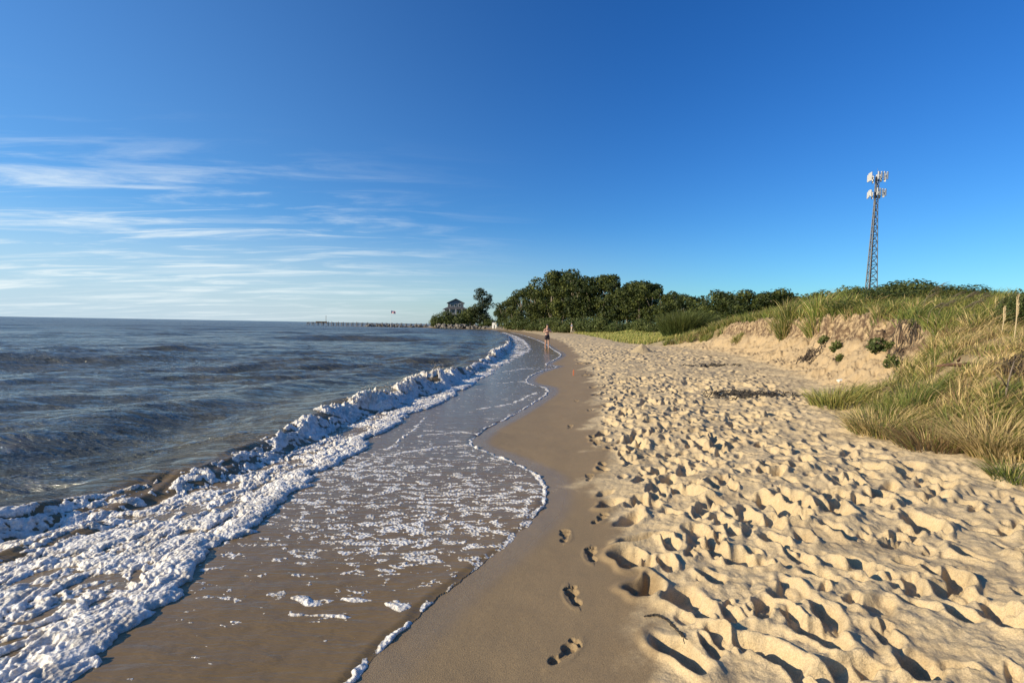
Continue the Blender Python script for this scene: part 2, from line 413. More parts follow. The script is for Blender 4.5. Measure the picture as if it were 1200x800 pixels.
def gzn(x, y):
    r = math.hypot(x, y); t = math.atan2(x, y)
    if r > 60 or not (thf[0] < t < thf[-2]): return float(zt(np.array([float(x)]), np.array([float(y)]))[0])
    i = int(np.clip(np.searchsorted(rs, r), 1, len(rs)-1)); j = int(np.clip(np.searchsorted(thf, t), 1, NT-1))
    a = (r-rs[i-1])/(rs[i]-rs[i-1]); b = (t-thf[j-1])/(thf[j]-thf[j-1])
    return float((Z0[i-1, j-1]*(1-b)+Z0[i-1, j]*b)*(1-a)+(Z0[i, j-1]*(1-b)+Z0[i, j]*b)*a)
tag(ground, 'pale trampled sand beach with damp strip and low eroded dune', 'beach', kind='structure')

# ------------------------------------------------------------------ sea
amp = curve([(-60, .12), (3, .13), (5.5, .17), (8, .22), (10.5, .33), (13, .33), (15.5, .44), (17.5, .26), (22, .24), (27, .34), (36, .30), (60, .3), (200, .2)])
wv = []
r2 = random.Random(5)
for k in range(46):
    lam = .55*(1.085**k)*r2.uniform(.9, 1.1)
    d = R(-58+r2.gauss(0, 19))         # travel towards the shore and the camera
    wv.append((2*math.pi/lam, math.cos(d), math.sin(d), lam**.85*.0062*(1.5 if lam < 2 else .9), r2.uniform(0, 6.28), lam))
def sea(x, y):
    b = x_b(y); u = x-b
    r = np.hypot(x, y)
    off = ss(.1, 1.2, -u)*.85+.15*ss(.2, 3, -u)
    warp = fbm(x*.08, y*.08, 2, 71)*2.5; warp2 = fbm(x*.5+5, y*.5, 2, 72)*.35
    z = np.zeros_like(x); grp = .75+.5*fbm(x*.06, y*.06, 2, 73)
    for k, cx, cy, a, ph, lam in wv:
        fade = np.clip(1-(r*.005*2.5)/lam, 0, 1)
        s_ = np.sin(k*(x*cx+y*cy)+ph+warp*k*.25+warp2*k*.5)
        z += a*fade*(s_+.25*(s_*s_-.5)*1.6)
    p_ = x*.42-y*.91+.5*fbm(x*.3, y*.3, 2, 170); q_ = x*.91+y*.42
    def rg(n): return (1-np.abs(n)*1.7)**2-.35
    for sc, am, sd_ in ((.30, .09, 171), (.75, .075, 172), (1.7, .060, 173), (3.8, .030, 174)):
        z += am*np.clip(1-(r*.0048*3)*sc*1.0, 0, 1)*rg(fbm(p_*sc*1.15, q_*sc*.24, 2, sd_))*(1+.5*grp-.5)
    z = z*grp*(.07+.93*off)
    A = amp(y)*(1+.42*fbm(y*.75, x*.0+1.3, 3, 75))
    uu = u+fbm(x*.7, y*.7, 2, 76)*.16
    prof = np.where(uu < 0, np.exp(-(np.abs(uu)/1.0)**1.7), np.exp(-(uu/.40)**2))
    z = z+A*prof
    # a second, unbroken swell just outside and its trough
    z = z+.10*np.exp(-((u+3.4+.25*np.sin(y*.5))/.75)**2)*(y < 60)+.07*np.exp(-((u+6.5+.5*np.sin(y*.33))/.9)**2)-.05*np.exp(-((u+1.9)/.7)**2)
    # bore between crest and band edge
    ed = x-x_e(y)-.15*fbm(x*1.1, y*1.1, 2, 78)-.07*fbm(x*5, y*5, 3, 178)
    bore = (1-ss(-.22, .02, ed))*ss(-.2, .3, uu)
    z = z-.035*(1-ss(0, .5, -uu))+bore*(.006+.010*ss(-1.5, 0, ed)+fbm((y*.93+x*.36)*1.2, (x*.93-y*.36)*3.0, 3, 79)*.045*ss(-.1, -.4, ed))*(1-.5*ss(15, 22, y))
    sand = zt(x, y)
    xw = x_w(y)+.035*fbm(x*0+3, y*3.0, 2, 82)+.018*perlin(x*0+1, y*11., 83)
    g = xw-x
    thick = .014*ss(0, .10, g)+.012*ss(0, 1.0, g)
    zz = np.maximum(z, sand+thick+.0015*fbm(x*6, y*6, 2, 84)*ss(0, .3, g))
    zz = np.where(g > 0, zz, sand-.05-.05*ss(0, .3, -g))
    return zz, prof, bore, ed, uu, g, sand
th = ring(-68, 24, .10); rsea = None
rs2 = radial([(.1, 1.2, lambda r: .2), (1.2, 160, lambda r: min(max(.010, .0011*r*r), .0048*r)), (160, 12000, lambda r: .04*r)])
X2, Y2, q2, i2 = polar(th, rs2); q2 = close(q2, i2)
ZZ, prof, bore, ed, uu, g, sand = sea(X2, Y2)
shallow = ss(-.35, .0, x_b(Y2)*0+(X2-x_b(Y2))*0+ (X2-x_e(Y2)))*1.0
shallow = np.maximum(shallow, .85*bore)
lift = np.clip(prof*ss(.0, .25, amp(Y2))*.95, 0, 1)*ss(-.9, -.1, uu)
keep = (g.ravel()[q2] > -.6).any(1) | (np.hypot(X2, Y2).ravel()[q2] > 1000).any(1)
keep &= ~((X2.ravel()[q2] > 14).all(1) & (Y2.ravel()[q2] < 225).all(1))
sea_o = mesh_np('sea', np.stack([X2, Y2, ZZ], -1).reshape(-1, 3), q2[keep], M_WATER, attrs={'shallow': ('FLOAT', shallow), 'lift': ('FLOAT', lift), 'unresolved': ('FLOAT', ss(10, 160, np.hypot(X2, Y2)))})
tag(sea_o, 'choppy grey-blue bay water breaking on the beach', 'sea', kind='structure')

# ------------------------------------------------------------------ foam (real lumps with thickness)
def polydist(x, y, P):
    d = np.full(x.shape, 99.)
    for (x0, y0), (x1, y1) in zip(P[:-1], P[1:]):
        dx, dy = x1-x0, y1-y0; t = np.clip(((x-x0)*dx+(y-y0)*dy)/(dx*dx+dy*dy), 0, 1)
        d = np.minimum(d, np.hypot(x-x0-t*dx, y-y0-t*dy))
    return d
def gpix(P):
    out = []
    for px, py in P:
        v = ray(px, py); t = (HC-.03)/-v.z; out.append((v.x*t, v.y*t))
    return out
LINES = [(gpix([(452, 536), (480, 530), (520, 523), (556, 521), (580, 527)]), .05),
         (gpix([(490, 512), (540, 506), (575, 512), (600, 516)]), .03),
         (gpix([(455, 528), (475, 512), (500, 490)]), .03),
         (gpix([(345, 698), (362, 704), (400, 700), (440, 708), (470, 716)]), .035), (gpix([(345, 722), (380, 722), (405, 728)]), .022),
         (gpix([(560, 480), (600, 474), (630, 462)]), .05), (gpix([(575, 450), (610, 447), (640, 452)]), .05), (gpix([(590, 436), (615, 432), (640, 433)]), .06)]
def bumpw(f1): return np.sqrt(np.clip(1-f1*f1*1.25, 0, 1))
def foam(x, y):
    zz, prof, bore, ed, uu, g, sand = sea(x, y)
    wx = x+.10*fbm(x*2.5, y*2.5, 2, 91); wy = y+.10*fbm(x*2.5, y*2.5, 2, 92)
    # --- turbulent band
    pch = .5+.5*fbm(x*.7+y*.3, y*.7, 3, 140)
    far = ss(15.5, 19, y)
    front = np.exp(-((ed+.14)/.20)**2)*(ed < .08)*(1-far*ss(.2, .6, 1-pch))*ss(-.5, .1, fbm(x*1.5, y*1.5, 2, 141)+.45)
    cy_ = np.interp(y, [4, 6, 8.5, 10.5, 15.5, 17.5, 22, 26, 40, 50, 75, 100], [.05, .12, .45, .75, 1, .25, .35, 1, .8, .25, .35, 0])
    crest = np.exp(-((uu-.04)/.30)**2)*cy_*ss(-.30, .45, fbm(x*1.6, y*1.6, 4, 142, .6)+.12)
    inside = (1-ss(-.05, .03, ed))*ss(-.15, .30, uu)
    f1, f2 = worley(wx*5.0, wy*5.0, 93); g1, g2 = worley(wx*12, wy*12, 95); h1, _ = worley(wx*27, wy*27, 96)
    big = bumpw(f1); med = bumpw(g1); sm = bumpw(h1)
    near = 1-ss(4.6, 7.5, y)
    al_ = y*.93+x*.36; ac_ = x*.93-y*.36; st = fbm(al_*1.15+.4*fbm(x, y, 2, 143), ac_*2.7+.9*fbm(x*1.7, y*1.7, 2, 144), 5, 97, .62)      # streaks dragged along the flow
    n1 = fbm(al_*1.6+.35*fbm(x*2.2, y*2.2, 2, 150), ac_*4.4+.9*fbm(x*1.9, y*1.9, 3, 151), 5, 152, .66); n2 = fbm(x*10, y*10, 3, 153, .6)
    cv = n1*.95+n2*.45+.12+.22*fbm(x*.7, y*.7, 2, 147)+.10*near
    cv = cv-far*(.6-.7*ss(.35, .8, pch))
    cv = np.clip(cv+.75*front, -.6, 1.2)
    ins2 = inside*(1-ss(-.28, .0, ed))
    tk = inside*(.009*np.tanh(cv*3.0))+ins2*ss(.1, .8, cv)*(.008*big+.008*med+.005*sm)+front*inside*(.006*big+.015*med+.008*sm)
    tk += crest*(1-.45*far)*(.050*big+.060*med+.034*sm+.07*fbm(x*9, y*12, 4, 154, .6)-.022)*(1+.8*fbm(x*.9, y*.9, 2, 100))*1.1
    tk -= (1-np.clip(inside+crest, 0, 1))*.05+(1-np.clip(crest*3, 0, 1))*ss(.3, -.3, uu)*.03
    # --- lace on the thin swash
    sw = ss(-.05, .1, ed)*(g > .0)
    a = fbm(x*5.8+.8*fbm(x*3, y*3, 2, 110), y*10.5+.5*fbm(x*3, y*3, 2, 109), 4, 111, .56); r_ = np.abs(fbm(x*5+3, y*9.5, 4, 112, .6))
    region = fbm(x*.8, y*.8, 2, 113)*.5
    cover = .70*np.exp(-((y-5.6)/1.9)**2)+.30*np.exp(-((y-3.9)/.6)**2)-.55*(y < 3.6)*ss(3.6, 3.0, y)*0-.45*ss(3.3, 2.4, y)+.10*ss(7, 10, y)
    lace = (a*.75-r_*.9+region*.55)+cover-.50-.35*np.abs(fbm(x*16, y*28, 3, 155))
    lt = np.clip(lace+.13, -.5, .22)*.012
    es = np.interp(y, [2, 3.0, 3.2, 4.3, 4.7, 7.2, 7.6, 9, 12, 60], [1, 1, .3, .3, 1.5, 1.5, .8, 1.1, 1.5, 2.2])
    edge = .013*np.exp(-((g-.02-.02*fbm(x*9, y*9, 3, 145))/(.02+.0015*y))**2)*es*(.75+1.1*fbm(x*6, y*6, 4, 114, .6))*(g > -.002)-.004
    for P, w in LINES:
        dd = polydist(x+.07*fbm(x*3, y*3, 3, 115), y+.07*fbm(x*3, y*3, 3, 116), P); edge = np.maximum(edge, .013*np.exp(-(dd/w)**2)*(.8+.8*fbm(x*7, y*7, 3, 146))-.0055)
    thin = np.maximum(lt, edge)
    thin = np.where(sw > .3, thin, -.02)
    t = np.maximum(tk, thin)
    t = np.where(g > 0, t, -.05)
    return zz+t, t
def foam_patch(a0, a1, da, r0, r1, fn):
    th_ = np.radians(np.arange(a0, a1, da)); rr_ = radial([(r0, r1, fn)])
    x, y, q, i = polar(th_, rr_); z, t = foam(x, y)
    tf = t.ravel(); k = (tf[q] > -.0025).any(1)
    used = np.unique(q[k]); mp = np.full(len(tf), -1); mp[used] = np.arange(len(used))
    return np.stack([x, y, z], -1).reshape(-1, 3)[used], mp[q[k]], tf[used]
parts = [foam_patch(-62, 18, .055, 1.5, 14, lambda r: min(max(.0055, .0007*r*r), .0032*r)), foam_patch(-22, 12, .05, 14, 120, lambda r: .0045*r)]
V = []; Q = []; T = []; n = 0
for v, q, t in parts: V.append(v); Q.append(q+n); T.append(t); n += len(v)
# spray beads thrown off the breaking crest
bv = []; bq = []
oc = np.array([(1, 0, 0), (-1, 0, 0), (0, 1, 0), (0, -1, 0), (0, 0, 1), (0, 0, -1)], float); of = [(0, 2, 4, 4), (2, 1, 4, 4), (1, 3, 4, 4), (3, 0, 4, 4), (2, 0, 5, 5), (1, 2, 5, 5), (3, 1, 5, 5), (0, 3, 5, 5)]
V = np.concatenate(V); Q = np.concatenate(Q); T = np.concatenate(T)
foam_o = mesh_np('sea_foam', V, Q, M_FOAM, attrs={'thick': ('FLOAT', ss(-.0025, .004, T))})
tag(foam_o, 'white foam of the broken wave and lacy foam on the swash', 'foam', kind='stuff')
sp = MB()
ys = np.concatenate([rng.uniform(9.5, 16, 700), rng.uniform(24, 40, 100)])
cl = perlin(ys*1.3, ys*0+.5, 120)
ys = ys[cl > -.15]
us = rng.normal(0.12, .08, len(ys)); xs = x_b(ys)+us
zs = sea(xs, ys)[0]+np.abs(rng.normal(0, .12, len(ys)))*ss(.15, .45, amp(ys))+.08
for x, y, z in zip(xs, ys, zs):
    s = random.uniform(.004, .012)*(1 if y < 20 else 2)
    sp.add([(x+p[0]*s, y+p[1]*s, z+p[2]*s) for p in oc], [(0, 2, 4), (2, 1, 4), (1, 3, 4), (3, 0, 4), (2, 0, 5), (1, 2, 5), (3, 1, 5), (0, 3, 5)])
so = sp.build('spray', M_FOAM, smooth=True); tag(so, 'droplets of spray above the breaking crest', 'spray', kind='stuff')

# ------------------------------------------------------------------ grass
def blades(P, H, W, lean, col, seg=4, wind=(.8, .1), curl=.5):
    """P (n,3) roots, H heights, W widths, lean (n,2) horizontal lean, col (n,3)"""
    n = len(P); t = np.linspace(0, 1, seg+1)
    ang = rng.uniform(0, 2*np.pi, n); side = np.stack([np.cos(ang), np.sin(ang), np.zeros(n)], -1)
    out = np.zeros((n, seg+1, 2, 3))
    for k, tk in enumerate(t):
        off = np.zeros((n, 3))
        off[:, :2] = lean*(H[:, None])*(tk*.45+tk**2.2*curl)+np.array(wind)*(H[:, None])*tk**2.4*.38
        off[:, 2] = H*(tk-.22*tk**2.6*np.clip(np.hypot(lean[:, 0], lean[:, 1])+.5, 0, 1.6))
        w = W*(1-tk**1.6)*.5+.0008
        c = P+off
        out[:, k, 0] = c-side*w[:, None]; out[:, k, 1] = c+side*w[:, None]
    V = out.reshape(-1, 3); base = (np.arange(n)*(seg+1)*2)[:, None]
    qs = []
    for k in range(seg): qs.append(base+np.array([2*k, 2*k+1, 2*k+3, 2*k+2]))
    Q = np.concatenate(qs)
    tip = np.repeat(t, 2)[None, :, None]
    C = col[:, None, :]*(1-tip)+(col*1.15+np.array([.05, .035, .005]))[:, None, :]*tip
    C = np.concatenate([np.clip(C, 0, 1), np.ones((n, (seg+1)*2, 1))], -1).reshape(-1, 4)
    return V, Q, C
GREEN = np.array([.125, .165, .035]); OLIVE = np.array([.23, .215, .06]); STRAW = np.array([.50, .38, .18]); DKG = np.array([.06, .09, .025]); BROWN = np.array([.20, .13, .07])
def tint(n, w):
    w = np.array(w, float); w = w/w.sum(); k = rng.choice(5, n, p=w)
    dom = rng.choice(5, p=w); k = np.where(rng.uniform(0, 1, n) < .5, dom, k)
    c = np.stack([GREEN, OLIVE, STRAW, DKG, BROWN])[k]
    return c*rng.uniform(.7, 1.3, (n, 1))*rng.uniform(.75, 1.2)
def clump_blades(cx, cy, n, rad, h, w, mixw, spread=.7, wind=(.8, .1), z=None):
    a = rng.uniform(0, 2*np.pi, n); rr = rad*np.sqrt(rng.uniform(0, 1, n))
    x = cx+rr*np.cos(a); y = cy+rr*np.sin(a)
    P = np.stack([x, y, zt(x, y)-.02 if z is None else np.full(n, z)], -1)
    lean = np.stack([np.cos(a), np.sin(a)], -1)*(rr/rad*spread+.1)[:, None]+rng.normal(0, .26, (n, 2))
    return P, h*rng.uniform(.55, 1.1, n), w*rng.uniform(.7, 1.3, n), lean, tint(n, mixw)
def cat(L): return [np.concatenate([l[i] for l in L]) for i in range(5)]
# dune grass
L = []
def scatter(y0, y1, n, xmax, hfun, wfun, per, mixf, radf=lambda: random.uniform(.08, .22)):
    k = 0
    while k < n:
        y = random.uniform(y0, y1); x = float(x_f(y))+random.uniform(-.3, xmax)
        if math.atan2(x, y) > R(60): k += .2; continue
        v, e = veg(np.array([x]), np.array([y])); v = float(v[0])
        if v < 0 or (v < .5 and random.random() < .3): k += .1; continue
        cov = float(fbm(np.array([x*.6]), np.array([y*.6]), 2, 131)[0])
        if cov < (-.33 if y > 9 else -.55): k += .3; continue
        L.append(clump_blades(x, y, per, radf(), hfun(x, y, v), wfun(y), mixf(x, y, v), .75)); k += 1
def mixA(x, y, v):
    c = float(fbm(np.array([x*.5+9]), np.array([y*.5]), 2, 133)[0]); 
    if y < 9: return (1.6+4*max(c, 0), 1.8, 1.6+6*max(-c, 0), 1.2+2*max(c, 0), .9+max(-c, 0)) if v < 1.3 else (.8+2*max(c, 0), 1.8, 3.2+3*max(-c, 0), .1, 1.0)
    return (3.4+2*max(c, 0), 1.8, .5+1.8*max(-c, 0), 1.2, .2)
scatter(1.5, 9, 800, 4.5, lambda x, y, v: random.uniform(.12, .36)*(1 if v < 1.2 else .8), lambda y: .0065, 70, mixA)
scatter(8.5, 16, 900, 6, lambda x, y, v: random.uniform(.22, .52), lambda y: .012, 75, mixA)
scatter(15, 34, 1300, 8, lambda x, y, v: random.uniform(.4, .8), lambda y: .022, 50, mixA)
V, Q, C = blades(*cat(L)); 
tag(mesh_np('dune_grass', V, Q, M_GRASS, attrs={'col': ('FLOAT_COLOR', C)}), 'wind-bent green and straw beach grass covering the dune', 'grass', kind='stuff')
# flat green meadow strip beyond the dune
L = []
n = 34000; y = 36+rng.uniform(0, 1, n)**1.3*70; x = x_f(y)+.2+rng.uniform(0, 1, n)*np.interp(y, [36, 110], [9, 16])
P = np.stack([x, y, zt(x, y)-.02], -1); L.append((P, rng.uniform(.22, .5, n), np.interp(y, [36, 100], [.04, .09]), rng.normal(0, .3, (n, 2)), tint(n, (5, 3, .5, .3, .1))*1.3))
n = 14000; y = rng.uniform(90, 214, n); x = x_f(y)+.2+rng.uniform(0, 1, n)*7
P = np.stack([x, y, zt(x, y)-.02], -1); L.append((P, rng.uniform(.4, 1.1, n), np.full(n, .14), rng.normal(0, .3, (n, 2)), tint(n, (3, 3, 1.2, 1.5, .3))))
V, Q, C = blades(*cat(L), seg=3)
tag(mesh_np('meadow_grass', V, Q, M_GRASS, attrs={'col': ('FLOAT_COLOR', C)}), 'bright green low grass flat behind the far beach', 'grass', kind='stuff')
# tussocks that stand out
def tussock(px, py, name, label, cat_, n, rad, h, w, mixw, spread=.9, wind=(.8, .1), Y=None):
    p = hit(px, py) if Y is None else Vector((at(px, 385, Y).x, Y, 0)); p.z = gz(p.x, p.y)
    a = clump_blades(p.x, p.y, n, rad, h, w, mixw, spread, wind)
    a[0][:, :] -= np.array([p.x, p.y, p.z])
    V, Q, C = blades(*a, wind=wind)
    o = mesh_np(name, V, Q, M_GRASS, attrs={'col': ('FLOAT_COLOR', C)}); o.location = p
    return tag(o, label, cat_, 'grass tussocks along the dune foot')
tussock(1040, 505, 'grass_tussock', 'green tussock spilling over the dune foot just left of the big straw-coloured one', 'tussock', 1300, .40, .40, .007, (4, 3, 1.2, 2, .3), 1.1)
tussock(1068, 480, 'grass_tussock', 'dark green upright tussock on the slope above the lowest green tussock', 'tussock', 1000, .34, .42, .007, (3, 2, .6, 4, .3), .8)
tussock(1105, 520, 'grass_tussock', 'brown-matted drooping tussock at the dune foot', 'tussock', 1200, .42, .34, .006, (2, 2, 2, 1, 3), 1.2)
tussock(1175, 528, 'grass_tussock', 'large straw-yellow tussock with arching blades at the right edge of the dune foot', 'tussock', 1300, .34, .46, .006, (1.5, 1.5, 5, .3, .5), 1.1)
tussock(1190, 560, 'grass_tussock', 'small low dark tussock alone on the open sand in the right corner of the dune', 'tussock', 350, .16, .2, .006, (3, 1.5, 1.5, 2, .3), 1.3)
tussock(985, 474, 'grass_tussock', 'grey-green tussock farthest left along the near dune foot beside a white stone', 'tussock', 900, .42, .42, .009, (3, 3, .6, 3, .5), .9)
tussock(864, 398, 'grass_tussock', 'small dark sprig of grass on the low left end of the sandy bank', 'tussock', 160, .25, .4, .02, (3, 2, .6, 2, .3), .9)
tussock(925, 374, 'grass_tussock', 'tall straw-tipped tussock arching over the lip of the sandy bank', 'tussock', 650, .4, 1.15, .018, (3, 3, 3.5, .3, .1), .9)
tussock(962, 371, 'grass_tussock', 'second tall arching tussock on the bank lip, bright green and yellow', 'tussock', 650, .4, 1.1, .018, (3, 3, 3, .3, .1), .9)
# thick grey reed bush at the low end of the dune
tussock(800, 400, 'reed_clump', 'big grey-green reed clump fanning out beside the sandy path', 'reeds', 2600, 1.3, 2.3, .04, (0, .05, 0, 6, 0), .5, (.35, .1), Y=38)
tussock(838, 400, 'reed_clump', 'dark reed clump in shade behind the big grey-green one', 'reeds', 1800, 1.5, 1.7, .04, (.1, 0, 0, 6, 0), .55, (.35, .1), Y=39)
# tall bent stalks on the skyline at the right
def stalks(px, Y, n, h, label, sprd):
    p = at(px, 385, Y); p.z = gz(p.x, Y); t = empty('seed_stalks', p); tag(t, label, 'stalks', 'bent stalks on the dune skyline')
    for k in range(n):
        mb = MB(); bx = random.uniform(-sprd, sprd); by = random.uniform(-.3, .3); hh = h*random.uniform(.7, 1.1)
        pts = [(bx+.55*hh*(s/6)**2.6, by, hh*(s/6)*(1-.12*(s/6)**3)) for s in range(7)]
        mb.tube(pts, [.005*(1-.08*s) for s in range(7)], 4)
        e = pts[-1]
        for s in range(26):
            f_ = random.random(); q0 = Vector(pts[4]).lerp(Vector(pts[6]), f_); L_ = random.uniform(.08, .2)
            mb.tube([q0, q0+Vector((L_*.9, random.uniform(-.05, .05), random.uniform(-.05, .06)))], [.004, .0015], 3)
        mb.build('stalk', simple('dry_stalk%d' % k, (.20, .16, .10), .8, .3, 9) if k == 0 and 'stalk_m' not in globals() else STALK, t)
STALK = simple('dry_stalk', (.20, .16, .10), .8, .3, 9)
stalk_m = 1
stalks(1140, 9.5, 10, .62, 'loose row of feathery seed stalks bent over by wind on the skyline', 1.0)
stalks(1108, 11, 6, .7, 'few feathery seed stalks at the right end of the dark shrubs', .6)
def dead(px, Y, h, label):
    p = at(px, 385, Y); p.z = gz(p.x, Y); mb = MB(); mb.tube([(0, 0, 0), (.02, 0, h*.5), (.03, .02, h)], [.008, .007, .004], 6)
    for s in range(40):
        z = random.uniform(.55*h, h); a = random.uniform(0, 6.28); mb.tube([(.03, 0, z), (.03+.016*math.cos(a), .016*math.sin(a), z+.04)], [.005, .002], 3)
    o = mb.build('flower_spike', STRAWM); o.location = p; tag(o, label, 'dead stalk')
STRAWM = simple('straw_stalk', (.42, .33, .19), .8, .2, 9)
dead(1189, 7.0, .62, 'tall pale dead flower spike against the sky at the right edge')
dead(1174, 7.4, .42, 'shorter pale dead flower spike just left of the tall one')

# ------------------------------------------------------------------ foliage
def leafcloud(blobs, n, size, flat=.0):
    """n leaf-clump quads spread through the shells of ellipsoid blobs"""
    w = np.array([b[3]*b[4]*b[5] for b in blobs])**(2/3); w /= w.sum()
    k = rng.choice(len(blobs), n, p=w); B = np.array(blobs)[k]
    d = rng.normal(0, 1, (n, 3)); d /= np.linalg.norm(d, axis=1)[:, None]
    rr = rng.uniform(.45, 1.0, n)**.6
    rr = rr*(1+.22*perlin(d[:, 0]*2.5+k*3.1, d[:, 1]*2.5+d[:, 2]*2.5, 200))
    c = B[:, :3]+d*B[:, 3:6]*rr[:, None]
    nrm = d+rng.normal(0, .55, (n, 3)); nrm /= np.linalg.norm(nrm, axis=1)[:, None]
    a = np.cross(nrm, rng.normal(0, 1, (n, 3))); a /= np.linalg.norm(a, axis=1)[:, None]; b = np.cross(nrm, a)
    s = (size*rng.uniform(.5, 1.3, n))[:, None]
    V = np.stack([c-a*s*.5, c-b*s*.32, c+a*s*.5, c+b*s*.32], 1).reshape(-1, 3)
    Q = np.arange(4*n).reshape(n, 4)
    t = np.clip(.38+.7*perlin(c[:, 0]*.6+7, c[:, 1]*.6+c[:, 2]*.8, 202)+rng.normal(0, .2, n), 0, 1)
    return V, Q, np.repeat(t, 4)
def make_tree(kind, seed):
    rr = random.Random(seed); bl = []
    H = 9.5
    if kind == 'broad':
        for k in range(24):
            a = rr.uniform(0, 6.28); z = rr.uniform(2.7, 8.8); m = 2.6*math.sin(math.pi*min(1, (z-2.2)/7.6))**.6; r = rr.uniform(.2, 1)*m
            s = rr.uniform(.65, 1.35); bl.append((r*math.cos(a), r*math.sin(a), z, s*1.1, s*1.1, s*.8))
        nl, sz = 5200, .34
    elif kind == 'pine':
        for k in range(22):
            z = 1.3+7.6*(k/21); m = 2.7*(1-abs(z-4.6)/7.5); a = rr.uniform(0, 6.28); r = rr.uniform(.1, .8)*m
            s = rr.uniform(1.1, 1.6)*(1-.3*k/21); bl.append((r*math.cos(a), r*math.sin(a), z, s, s, s*.75))
        nl, sz = 5200, .34
    else:                                  # low scrubby tree
        for k in range(14):
            a = rr.uniform(0, 6.28); r = rr.uniform(0, 2.6); z = rr.uniform(2.5, 8.3)-r*.5
            s = rr.uniform(.8, 1.5); bl.append((r*math.cos(a), r*math.sin(a), z, s*1.15, s*1.15, s))
        nl, sz = 4200, .36
    root = empty('tree')
    V, Q, t = leafcloud(bl, nl, sz)
    mesh_np('crown', V, Q, M_LEAF2 if kind == 'pine' else M_LEAF, root, False, {'tint': ('FLOAT', t)})
    mb = MB(); px, py = rr.uniform(-.4, .4), rr.uniform(-.4, .4)
    mb.tube([(0, 0, -.5), (px*.3, py*.3, 1.5), (px, py, 4), (px*1.3, py*1.3, 7.6)], [.15, .11, .08, .03], 7)
    for b in bl[:9]:
        z0 = rr.uniform(1.6, 4.5); mb.tube([(px*z0/5, py*z0/5, z0), (b[0]*.5, b[1]*.5, (z0+b[2])*.5+.2), (b[0]*.95, b[1]*.95, b[2])], [.075, .05, .02], 5)
    mb.build('trunk', M_BARK, root, True)
    return root
protos = {('broad', k): make_tree('broad', 30+k) for k in range(4)}
protos.update({('scrub', k): make_tree('scrub', 50+k) for k in range(3)}); protos[('pine', 0)] = make_tree('pine', 70)
usedp = set()
def plant(kind, k, px, top, Y, label, group, name='tree', wx=1., cat_='tree'):
    key = (kind, k); src = protos[key]
    o = src if key not in usedp else copy_tree(src)
    usedp.add(key)
    p = at(px, top, Y); z0 = max(gz(p.x, Y), .3)-.1; h = (p.z-z0)/9.9
    o.name = name; o.location = (p.x, Y, z0); o.rotation_euler = (0, 0, random.uniform(0, 6.28)); o.scale = (h*wx, h*wx, h)
    tag(o, label, cat_, group); return o
ordw = ['first', 'second', 'third', 'fourth', 'fifth', 'sixth', 'seventh', 'eighth', 'ninth', 'tenth', 'eleventh', 'twelfth', 'thirteenth', 'fourteenth', 'fifteenth', 'sixteenth', 'seventeenth', 'eighteenth', 'nineteenth', 'twentieth', 'twenty-first', 'twenty-second', 'twenty-third', 'twenty-fourth', 'twenty-fifth', 'twenty-sixth', 'twenty-seventh', 'twenty-eighth']
WOOD = [(592, 349, 165), (602, 344, 150), (613, 337, 140), (624, 331, 130), (634, 331, 122), (647, 317, 112), (660, 312, 108), (672, 314, 104), (684, 317, 100), (698, 321, 98), (712, 318, 96), (724, 325, 92), (736, 323, 90), (750, 326, 86), (763, 328, 84), (776, 334, 80), (790, 338, 76), (803, 342, 72), (816, 344, 68)]
for i, (px, tp, Yd) in enumerate(WOOD):
    lab = 'dark leafy tree, %s from the left end of the wood behind the far beach' % ordw[i]
    if i == 6: lab = 'tallest broad tree crowning the wood behind the far beach'
    plant('broad', i % 4, px, tp, Yd, lab, 'trees of the wood behind the far beach', wx=random.uniform(.95, 1.25))
for i, (px, tp, Yd) in enumerate([(628, 340, 150), (650, 328, 130), (676, 326, 122), (706, 332, 114), (733, 333, 106), (758, 338, 100), (785, 345, 92), (810, 350, 84)]):
    plant('scrub', i % 3, px, tp, Yd, 'tree glimpsed in the second row of the wood, %s such from the left' % ordw[i], 'second row trees of the wood', wx=1.4)
RT = [(832, 338, 62), (842, 333, 60), (855, 336, 58), (868, 333, 56), (882, 331, 56), (895, 331, 54), (908, 329, 54), (921, 331, 52), (935, 332, 52), (948, 334, 50), (960, 333, 50), (974, 333, 48), (988, 333, 48), (1003, 332, 46), (1016, 334, 46)]
for i, (px, tp, Yd) in enumerate(RT):
    plant('scrub', i % 3, px, tp+random.uniform(-2, 2), Yd, 'scrubby tree top over the grassy dune, %s rightwards from the wood' % ordw[i], 'scrubby trees behind the dune', wx=random.uniform(1.2, 1.5))
plant('pine', 0, 567, 335, 205, 'lone tall dark pine standing between the house and the wood', 'tree standing apart', 'pine_tree', wx=1.1)
plant('scrub', 1, 549, 357, 212, 'small dark tree hugging the right side of the house', 'trees round the house', wx=1.1)
plant('scrub', 2, 586, 352, 185, 'grey-green tree right of the lone pine, above the pale boulders', 'trees round the house', wx=.8)
